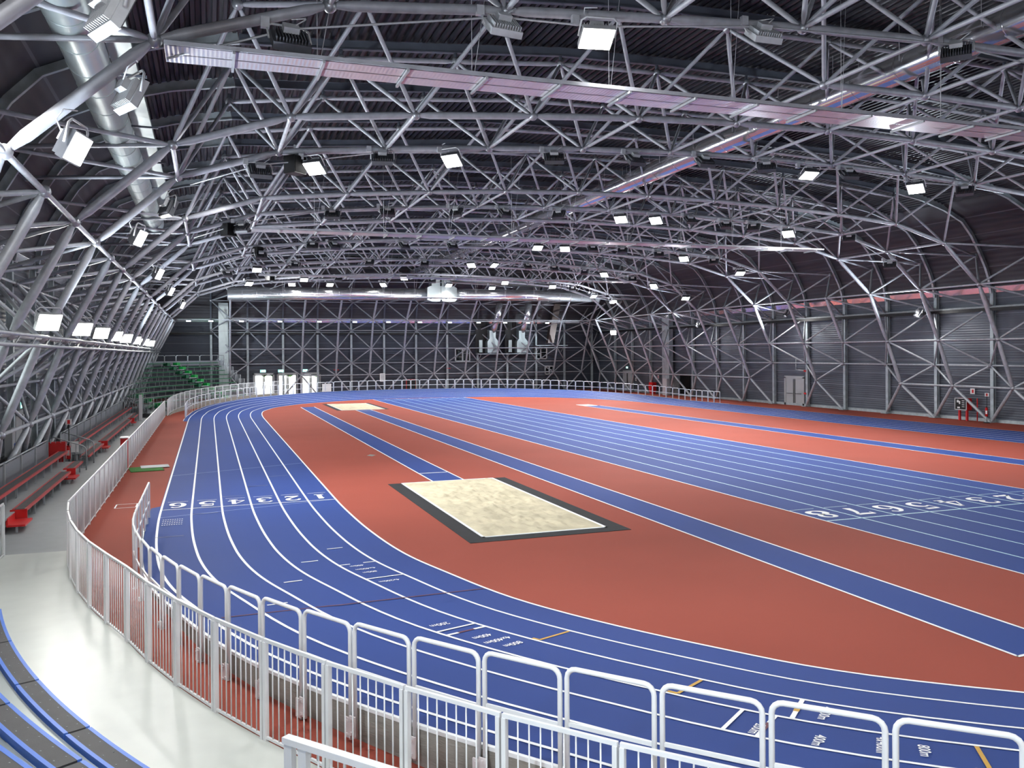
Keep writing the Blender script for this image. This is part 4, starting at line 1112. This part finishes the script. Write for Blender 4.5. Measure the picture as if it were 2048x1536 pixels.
def loop_rail(x0, y0, x1, y1, h0, h1, label, nb=6):
    t = thing('stair_railing', label, 'railing', ((x0+x1)/2, (y0+y1)/2, 0), 0, 'galvanised loop railings')
    cx, cy = (x0+x1)/2, (y0+y1)/2
    pts = [(x0-cx, y0-cy, 0), (x0-cx, y0-cy, h0-.1), (x0-cx+(x1-x0)*.06, y0-cy+(y1-y0)*.06, h0), (x1-cx-(x1-x0)*.1, y1-cy-(y1-y0)*.1, h1+.04), (x1-cx-(x1-x0)*.02, y1-cy-(y1-y0)*.02, h1-.06), (x1-cx, y1-cy, h1-.2), (x1-cx, y1-cy, 0)]
    part('loop_tube', MB().path(pts, .025, 6), M['galv'], t)
    for k in range(nb):
        f = (k+1)/(nb+1); p = (x0-cx+(x1-x0)*f, y0-cy+(y1-y0)*f)
        part('baluster', MB().tube((p[0], p[1], .1), (p[0], p[1], h0+(h1-h0)*f-.02), .012, 5), M['galv'], t)
    part('bottom_rail', MB().bar((x0-cx, y0-cy, .12), (x1-cx, y1-cy, .12), .03, .03), M['galv'], t)
loop_rail(-6.05, 38.75, -4.75, 38.75, 1.42, .98, 'galvanised loop railing closing the far end of the nearest left block')
loop_rail(-6.05, 41.2, -4.75, 41.2, 1.42, .98, 'galvanised loop railing closing the near end of the farther left block')
loop_rail(-6.05, 69.5, -4.75, 69.5, 1.42, .98, 'galvanised loop railing at the far end of the farther left block', 8)
t = thing('hose_cabinet', 'red hose cabinet behind the loop railing of the nearest left block', 'cabinet', (-5.82, 38.9, 0))
part('cabinet_body', MB().box((0, 0, .85), (.62, .3, .7)), M['redpaint'], t); part('cabinet_door', MB().box((0, -.16, .85), (.56, .03, .62)), M['redpaint'], t); part('stand', MB().box((0, 0, .25), (.5, .26, .5)), M['redpaint'], t)
def extinguisher(x, y, label, pole=1.0, sign=True):
    t = thing('fire_extinguisher', label, 'fire extinguisher', (x, y, 0))
    part('base', MB().tube((0, 0, 0), (0, 0, .04), .22, 14, r2=.17), M['black'], t); part('pole', MB().tube((0, .1, .03), (0, .1, pole+1.0), .018, 6), M['black'], t)
    mb = MB(); mb.tube((0, -.02, .42), (0, -.02, .92), .085, 12); mb.ball((0, -.02, .92), .085, 12, 6); part('cylinder', mb, M['redpaint'], t)
    c = part('valve', MB().box((0, -.02, 1.03), (.06, .14, .06)), M['black'], t); part('hose', MB().path([(0, -.08, 1.02), (.08, -.14, .9), (.1, -.1, .6), (.09, -.06, .45)], .014, 6), M['black'], t)
    part('label_sheet', MB().box((-.0, -.108, .68), (.1, .006, .22)), M['paper'], t)
    if sign:
        s = part('sign', MB().box((0, .1, pole+1.1), (.24, .02, .24)), M['paper'], t)
        part('sign_symbol', MB().box((0, .086, pole+1.1), (.1, .01, .16)), M['redpaint'], s)
    return t
e = extinguisher(-5.5, 39.5, 'red fire extinguisher on a black footed stand between the two left blocks', .85)
e = extinguisher(46.9, 41.0, 'red fire extinguisher on a black stand at the foot of the right wall column', .7); e.rotation_euler = (0, 0, -1.0)
t = thing('notice_board', 'white board on legs behind the loop railing', 'board', (-5.45, 40.7, 0)); part('board_face', MB().box((0, 0, .8), (.34, .05, .46)), M['paper'], t)
for s in (-.12, .12): part('leg', MB().box((s, 0, .22), (.04, .04, .45)), M['galv'], t)
# doors and boxes on the left wall
def leaf_door(x, y, z0, w, h, face, name, label, double=False, bar=True):
    """door in a side wall; face +1 looks toward +x, -1 toward -x"""
    t = thing(name, label, 'door', (x, y, 0)); t['kind'] = 'structure'
    mb = MB()
    for s in (-1, 1): mb.box((0, s*(w/2+.09), h/2), (.16, .2, h+.18))
    mb.box((0, 0, h+.09), (.16, w+.38, .2)); part('door_frame', mb, M['doorgrey'], t)
    n = 2 if double else 1
    for k in range(n):
        lw = w/n; yc = -w/2+lw*(k+.5)
        d = part('door_leaf', MB().box((0, yc, h/2), (.06, lw-.02, h-.02)), M['doorgrey'], t)
        if bar:
            part('panic_bar', MB().bar((face*.1, yc-lw*.36, 1.02), (face*.1, yc+lw*.36, 1.02), .04, .04), M['black'], d)
            part('lock_rod', MB().box((face*.06, yc+(lw*.42 if k == 0 else -lw*.42), h/2), (.03, .05, h*.92)), M['black'], d)
    return t
leaf_door(XL-.4, 38.75, 0, 1.25, 2.35, 1, 'door_1', 'grey metal door in the left wall behind the stand', bar=False)
def exit_sign(x, y, z, rz, label, scale=1.):
    t = thing('exit_sign', label, 'exit sign', (x, y, z), rz, 'green emergency exit signs')
    part('sign_box', MB().box((0, 0, 0), (.5*scale, .08, .26*scale)), M['lightcase'], t)
    part('sign_face', MB().box((0, -.045, 0), (.46*scale, .01, .22*scale)), M['exit'], t)
    mb = MB(); s = scale
    mb.box((.12*s, -.055, 0), (.1*s, .006, .17*s)); mb.ball((-.06*s, -.055, .06*s), .022*s, 6, 4); mb.bar((-.06*s, -.055, .045*s), (-.09*s, -.055, -.02*s), .008, .035*s)
    mb.bar((-.09*s, -.055, -.02*s), (-.04*s, -.055, -.07*s), .008, .02*s); mb.bar((-.09*s, -.055, -.02*s), (-.14*s, -.055, -.07*s), .008, .02*s); mb.bar((-.07*s, -.055, .03*s), (-.02*s, -.055, .0), .008, .018*s)
    part('running_figure', mb, M['exitpic'], t)
exit_sign(XL-.2, 38.2, 2.78, pi/2, 'green exit sign above the grey door in the left wall', 1.1)
t = thing('control_box', 'pale control box with blue label on the left wall column', 'box', (XL+.15, 34.4, 1.15)); part('box_body', MB().box((0, 0, .5), (.25, .5, 1.0)), M['doorgrey'], t); part('label_sheet', MB().box((.13, .12, .3), (.01, .2, .3)), M['signblue'], t); part('cable', MB().path([(0, 0, 1.0), (.02, .05, 1.3), (-.05, .2, 1.5)], .02, 6), M['cable'], t)
# doors and fittings on the right wall
XW = XR+.42
leaf_door(XW, 60.95, 0, 2.25, 2.35, -1, 'door_2', 'pale grey double door with black panic bars in the right wall', double=True)
leaf_door(XW, 92.0, 0, 1.9, 2.3, -1, 'door_3', 'pale grey door near the far right corner under a small exit sign', double=True)
exit_sign(XW-.1, 91.9, 2.85, -pi/2, 'small green exit sign over the far right door')
t = thing('dark_doorway', 'black open doorway in the right wall near the far railing end', 'doorway', (XW-.02, 78.8, 0)); part('dark_recess', MB().box((0, 0, 1.1), (.08, 2.0, 2.2)), M['shadowgap'], t); part('door_leaf', MB().box((-.4, 1.25, 1.1), (.8, .06, 2.1)), M['column'], t)
t = thing('corner_pier', 'broad pale column beside the black doorway on the right wall', 'column', (XR-.1, 81.6, 0)); part('pier_shaft', MB().box((0, 0, 4.2), (.5, 1.5, 8.4)), M['column'], t)
t = thing('switch_cabinet', 'white cabinet at the foot of the broad pale column', 'cabinet', (XR-.5, 81.2, 0)); part('cabinet_body', MB().box((0, 0, .9), (.4, .9, 1.8)), M['lightcase'], t); part('cabinet_door', MB().box((-.21, 0, .95), (.02, .8, 1.6)), M['lightcase'], t)
t = thing('hose_cabinet', 'red hose reel cabinet on stand with dark lettered door by the right wall', 'cabinet', (XR-.15, 43.0, 0))
part('cabinet_body', MB().box((.0, 0, 1.1), (.4, .95, .78)), M['redpaint'], t)
d = part('cabinet_door', MB().box((-.23, .0, 1.1), (.03, .9, .74)), M['black'], t)
mb = MB()
for s in (-1, 1): mb.box((-.25, s*.45, 1.1), (.02, .05, .8)); mb.box((-.25, 0, 1.1+s*.375), (.02, .95, .05))
part('door_frame', mb, M['winframe'], d)
mb = MB(); mb.box((-.25, .22, 1.28), (.01, .16, .16)); mb.box((-.25, .08, 1.2), (.01, .1, .2)); mb.box((-.25, .16, .86), (.01, .2, .1))
for k in range(4): mb.box((-.25, -.2, 1.32-.13*k), (.01, .2, .04))
part('door_symbols', mb, M['paper'], d)
for s in (-.28, .3): part('leg', MB().box((0, s, .36), (.12, .12, .72)), M['redpaint'], t)
t = thing('riser_pipe', 'thin red pipe beside the red hose cabinet', 'pipe', (XR+.05, 42.1, 0)); part('pipe', MB().tube((0, 0, 0), (0, 0, 1.5), .035, 8), M['redpaint'], t)
for k, (y, z, lab) in enumerate(((42.6, 1.95, 'white and red hose sign above the red hose cabinet'), (84.2, 1.9, 'white sign with red symbol above the extinguisher far along right wall'), (89.5, 1.5, 'small white notice beside the far right door'))):
    t = thing('notice_sign', lab, 'sign', (XR+.2, y, z)); part('sign_plate', MB().box((0, 0, 0), (.02, .34, .36)), M['paper'], t); part('sign_symbol', MB().box((-.015, -.03, 0), (.01, .14, .22)), M['redpaint'] if k < 2 else M['darkcase'], t)
t = thing('hose_cabinet', 'small red hose cabinet and reel behind the far railing on the right', 'cabinet', (XR-.3, 84.6, 0)); part('cabinet_body', MB().box((0, 0, .75), (.5, .8, 1.1)), M['redpaint'], t); part('reel', MB().tube((-.35, 0, .8), (-.2, 0, .8), .34, 12), M['redpaint'], t); part('stand', MB().box((0, 0, .1), (.4, .6, .2)), M['redpaint'], t)
t = thing('pipe_run', 'galvanised pipe with red valves beside the grey double door', 'pipe', (XR+.2, 59.1, 0)); part('pipe', MB().path([(0, 1.4, 4.0), (0, 1.4, 3.1), (0, .1, 3.0), (0, 0, 2.9), (0, 0, .2)], .04, 6), M['galv'], t)
for z in (3.0, 1.1): part('valve', MB().box((-.05, .1, z), (.14, .3, .14)), M['redpaint'], t)
# louvre grille on the right wall
t = thing('louvre_grille', 'pale louvre grille high on the right wall', 'vent', (XR+.38, 63.5, 7.4)); part('grille_frame', MB().box((0, 0, .45), (.05, 3.2, .95)), M['darkcase'], t)
for k in range(6): part('louvre', MB().box((-.05, 0, .08+.15*k), (.06, 3.1, .05)), M['doorgrey'], t)

# ------------------------------------------------------------------ glass doors in the back wall
for k, (a, b) in enumerate(DX):
    t = thing('door_%d' % (k+4), 'bright double glass door in the far wall, %s of three' % ('left', 'middle', 'right')[k], 'door', ((a+b)/2, YB+.45, 0)); t['kind'] = 'structure'
    w = b-a; mb = MB()
    for s in (-1, 1): mb.box((s*(w/2-.06), 0, DH/2), (.14, .22, DH))
    mb.box((0, 0, DH-.09), (w, .22, .2)); part('door_frame', mb, M['doorgrey'], t)
    for s in (-1, 1):
        lw = (w-.26)/2; xc = s*(lw/2+.01)
        mb = MB()
        for q in (-1, 1): mb.box((xc+q*(lw/2-.05), 0, DH/2-.09), (.1, .07, DH-.2)); mb.box((xc, 0, (DH-.2)/2*(1+q)+(-q)*.05), (lw, .07, .1))
        l = part('door_leaf', mb, M['darkcase'] if s == 1 else M['doorgrey'], t)
        part('pane', MB().box((xc, 0, DH/2-.09), (lw-.18, .012, DH-.4)), M['glass'], l)
        part('handle', MB().tube((s*.14, -.08, .85), (s*.14, -.08, 1.25), .018, 6), M['black'], l)
for k, x in enumerate((5.8, 7.75, 10.4)):
    exit_sign(x, YB+.1, 2.86, 0, 'green exit sign above the far glass doors, %s of three' % ('left', 'middle', 'right')[k], 1.3)
mb = MB(); mb.quad((-40, YB+.7, .0), (60, YB+.7, .0), (60, 175, .0), (-40, 175, .0)); o = struct('floor', mb, M['outground'], 'pale sunlit paving outside the glass doors', 'ground')
mb = MB(); mb.quad((-70, -15, -.01), (XL-.6, -15, -.01), (XL-.6, YB+.6, -.01), (-70, YB+.6, -.01)); struct('floor', mb, M['outground'], 'pale paving outside the left wall', 'ground')
t = thing('hedge', 'green hedge outdoors seen through the glass doors', 'hedge', (10, 126, 0)); mb = MB(); rr = random.Random(5)
for k in range(260): mb.ball((rr.uniform(-22, 22), rr.uniform(-.6, .6), rr.uniform(1.75, 4.3)), rr.uniform(.35, .6), 7, 5)
part('foliage', mb, M['leaf'], t); part('soil_bank', MB().box((0, 0, .6), (46, 2.5, 1.2)), M['outground'], t)
# openings and windows on the back wall
def bwin(x0, x1, z0, z1, name, lab, pv):
    t = thing(name, lab, 'window', ((x0+x1)/2, YB+.35, (z0+z1)/2)); t['kind'] = 'structure'; w, h = x1-x0, z1-z0
    part('pane', MB().box((0, .05, 0), (w, .04, h)), M['darkpane'], t); mb = MB()
    for s in (-1, 1): mb.box((s*w/2, 0, 0), (.13, .12, h+.13)); mb.box((0, 0, s*h/2), (w+.13, .12, .13))
    if pv: mb.box((0, 0, 0), (.16, .12, h)); mb.box((w*.25, 0, h*.1), (w*.45, .06, .04)); mb.box((-w*.25, 0, -h*.15), (w*.45, .06, .04))
    part('window_frame', mb, M['winframe'], t)
bwin(28.35, 30.15, 3.75, 5.25, 'window_2', 'white framed two-pane dark window in the far wall', True)
bwin(38.7, 40.3, 3.95, 5.3, 'window_3', 'grey framed dark window under the brown duct on far wall', True)
bwin(40.1, 41.2, 2.0, 3.0, 'window_4', 'small low dark window near the right end of far wall', True)
t = thing('notice_sign', 'white printed notice on the far wall behind the railing', 'sign', (19.15, YB-.9, 1.95)); part('sign_plate', MB().box((0, 0, 0), (.62, .03, .95)), M['paper'], t)
mb = MB()
for k in range(5): mb.box((0, -.02, .3-.15*k), (.44, .01, .05))
part('sign_text_lines', mb, M['darkcase'], t)
t = thing('hose_cabinet', 'dark cabinet with red frame low on the far wall', 'cabinet', (22.6, YB-.6, 0)); part('cabinet_body', MB().box((0, 0, 1.0), (1.0, .3, 1.2)), M['black'], t); part('cabinet_frame', MB().box((0, .1, 1.0), (1.15, .2, 1.35)), M['redseat'], t)
t = thing('signal_arm', 'small red signal arm on the far wall', 'bracket', (27.3, YB-.3, 2.9)); part('arm', MB().box((0, 0, 0), (.5, .05, .06)), M['redpaint'], t)
t = thing('signal_arm', 'small red signal arm on the far wall to the right of the doors', 'bracket', (13.9, YB-.3, 2.9)); part('arm', MB().box((0, 0, 0), (.6, .05, .08)), M['redpaint'], t)
t = thing('waste_bin', 'white bin behind the railing right of the glass doors', 'bin', (12.6, 97.6, 0)); part('bin_body', MB().box((0, 0, .65), (.95, .6, 1.3)), M['white'], t); part('bin_lid', MB().box((0, 0, 1.33), (1.0, .65, .06)), M['white'], t)

# ------------------------------------------------------------------ green stand in the far left corner
RW = ['front', 'second', 'third', 'fourth', 'fifth', 'sixth', 'seventh', 'eighth', 'top']
for row in range(9):
    r = 25.3+.72*row; z = .75+.40*row
    ph0 = max(-3.0, math.degrees(math.acos(min(1, (CX+5.95)/(r+.3)))) if r > 26.7 else -3.0+row)
    ph1 = 47+.35*row
    spans = [(ph0, 7.6), (10.3, 36.8), (39.6, ph1)]
    i = 0
    for a, b in spans:
        if b-a < 1.5: continue
        n = max(1, round((b-a)/9.)); st = (b-a)/n
        for k in range(n):
            i += 1
            bench_seg(r, z, a+st*k+.03, a+st*(k+1)-.03, CF, 'dark green bench plank, %s row of the far stand, %s from its left end' % (RW[row], ordw(i)), 'green benches of the far stand', M['greenpaint'], M['greenseat'], far=True, bolts=False, base=max(0., z-.42))
    for q, (a0, nm) in enumerate(((10.3, 'left'), (39.6, 'right'))):
        if ph0 > a0-2.7: continue
        t = thing('aisle_step', 'bright green end boards of the %s row at the %s aisle of the far stand' % (RW[row], nm), 'step', (CX-r*cos(R(a0-1.3)), CF+r*sin(R(a0-1.3)), z-.42), 0, 'green aisle ends of the far stand')
        for s, mm, nn in ((a0-2.6, M['greenpaint'], 'end_board'), (a0-.05, M['greenbright'], 'end_board')):
            a = R(s); mb = MB(); mb.box((CX-(r+.1)*cos(a), CF+(r+.1)*sin(a), z-.12), (.5, .42, .3), -a); loc_part(nn, mb, mm, t)
        a = R(a0-1.3); mb = MB(); mb.box((CX-(r-.1)*cos(a), CF+(r-.1)*sin(a), z-.25), (.3, 1.0, .05), pi-a+pi); loc_part('tread', mb, M['galv'], t)
    # risers with dark gaps: supporting frame of the row
    t = thing('stand_tier', 'grey metal tier under the %s row of green benches' % RW[row], 'stand', (CX-r, CF, 0)); mb = MB()
    n = 24; aa = [R(ph0+(ph1-ph0)*k/n) for k in range(n+1)]
    A_ = [(CX-(r-.25)*cos(a), CF+(r-.25)*sin(a), z-.42) for a in aa]; B_ = [(CX-(r+.47)*cos(a), CF+(r+.47)*sin(a), z-.42) for a in aa]
    mb.ribbon(A_, B_, smooth=False); mb.ribbon([(x, y, q_-.08) for x, y, q_ in A_], A_, smooth=False)
    loc_part('tier_deck', mb, M['deck_grey'], t)
    mb = MB()
    for k in range(0, n+1, 2): a = aa[k]; mb.bar((CX-(r-.24)*cos(a), CF+(r-.24)*sin(a), max(0, z-.84)), (CX-(r-.24)*cos(a), CF+(r-.24)*sin(a), z-.44), .05, .05)
    for zz in (.1, .25): mb.path([(CX-(r-.24)*cos(a), CF+(r-.24)*sin(a), z-.82+zz) for a in aa], .012, 4)
    loc_part('tier_frame', mb, M['galv'], t)
    # end guards
    for q, (a0, nm) in enumerate(((ph0-.6, 'left'), (ph1+.6, 'right'))):
        a = R(a0); X, Y = CX-(r+.1)*cos(a), CF+(r+.1)*sin(a)
        t = thing('end_guard', 'grey stepped guard panel at the %s end of the %s green row' % (nm, RW[row]), 'railing', (X, Y, z-.42), pi-a, 'grey guards of the far stand')
        part('frame_tube', MB().path([(-.4, 0, 0), (-.4, 0, 1.15), (.36, 0, 1.15), (.36, 0, 0)], .025, 6), M['galv'], t)
        for k in range(4): part('baluster', MB().tube((-.25+.15*k, 0, .1), (-.25+.15*k, 0, 1.14), .01, 5), M['galv'], t)
r = 25.3+.72*8+.75; z = .75+3.2-.42; a = math.degrees(math.acos((CX+5.9)/r)); k = 0
while a < 50.5:
    b = a+2.9; am = R((a+b)/2); X, Y = CX-r*cos(am), CF+r*sin(am); k += 1
    t = thing('back_railing', 'grey hoop railing along the top of the green stand, %s from the left' % ordw(k), 'railing', (X, Y, z), atan2(cos(am), sin(am)), 'hoop railings on top of the green stand')
    w = R(2.8)*r/2
    part('frame_tube', MB().path([(-w, 0, 0), (-w, 0, 1.05), (-w+.1, 0, 1.15), (w-.1, 0, 1.15), (w, 0, 1.05), (w, 0, 0)], .035, 6), M['galv'], t)
    part('sheet', MB().box((0, 0, .35), (2*w-.1, .015, .5)), M['mesh'], t)
    a = b
t = thing('stand_post', 'white flat post at the front of the green stand', 'post', (-4.6, 66.5, 0)); part('post_shaft', MB().box((0, 0, .95), (.22, .12, 1.9)), M['white'], t); part('post_foot', MB().box((0, 0, .02), (.3, .2, .04)), M['galv'], t)
loop_rail(-6.4, 66.5, -4.75, 66.5, 1.75, 1.5, 'grey railing beside the white post at the foot of the green stand', 8)
CAMV = (0.3433459, -0.0058533, -0.0072569, 1700.0, 716.08); CAMH = 4.69; EXPO = 0.0

# ------------------------------------------------------------------ CAMERA, WORLD
world = bpy.data.worlds.new('World'); SC.world = world; world.use_nodes = True
nt = world.node_tree; bg = nt.nodes['Background']
sky = nt.nodes.new('ShaderNodeTexSky'); sky.sky_type = 'HOSEK_WILKIE'; sky.sun_direction = (.3, .5, .8); sky.turbidity = 4
mixn = nt.nodes.new('ShaderNodeMixRGB'); mixn.inputs[0].default_value = .6; mixn.inputs[2].default_value = (1, 1, 1, 1)
nt.links.new(sky.outputs[0], mixn.inputs[1]); nt.links.new(mixn.outputs[0], bg.inputs[0]); bg.inputs[1].default_value = 7.0
cd = bpy.data.cameras.new('Camera'); cam = bpy.data.objects.new('Camera', cd); COL.objects.link(cam); SC.camera = cam
yaw, pit, roll, fpx, cyp = CAMV
fw = Vector((sin(yaw)*cos(pit), cos(yaw)*cos(pit), sin(pit))); rt = Vector((cos(yaw), -sin(yaw), 0)); up = rt.cross(fw)
r2 = rt*cos(roll)+up*sin(roll); u2 = up*cos(roll)-rt*sin(roll)
cam.matrix_world = Matrix(((r2.x, u2.x, -fw.x, 0), (r2.y, u2.y, -fw.y, 0), (r2.z, u2.z, -fw.z, CAMH), (0, 0, 0, 1)))
cd.sensor_width = 36; cd.sensor_fit = 'HORIZONTAL'; cd.lens = fpx*36/2048; cd.shift_x = 0; cd.shift_y = (cyp-768)/2048; cd.clip_end = 500; cd.clip_start = .05
SC.view_settings.view_transform = 'Standard'; SC.view_settings.look = 'None'; SC.view_settings.exposure = EXPO
SC.cycles.use_denoising = True; SC.cycles.max_bounces = 4; SC.cycles.diffuse_bounces = 2; SC.cycles.glossy_bounces = 2; SC.cycles.transparent_max_bounces = 8
SC.cycles.sample_clamp_indirect = 6; SC.cycles.use_light_tree = True; SC.cycles.caustics_reflective = False; SC.cycles.caustics_refractive = False
SC.cycles.use_adaptive_sampling = True; SC.cycles.adaptive_threshold = .09; SC.cycles.adaptive_min_samples = 16
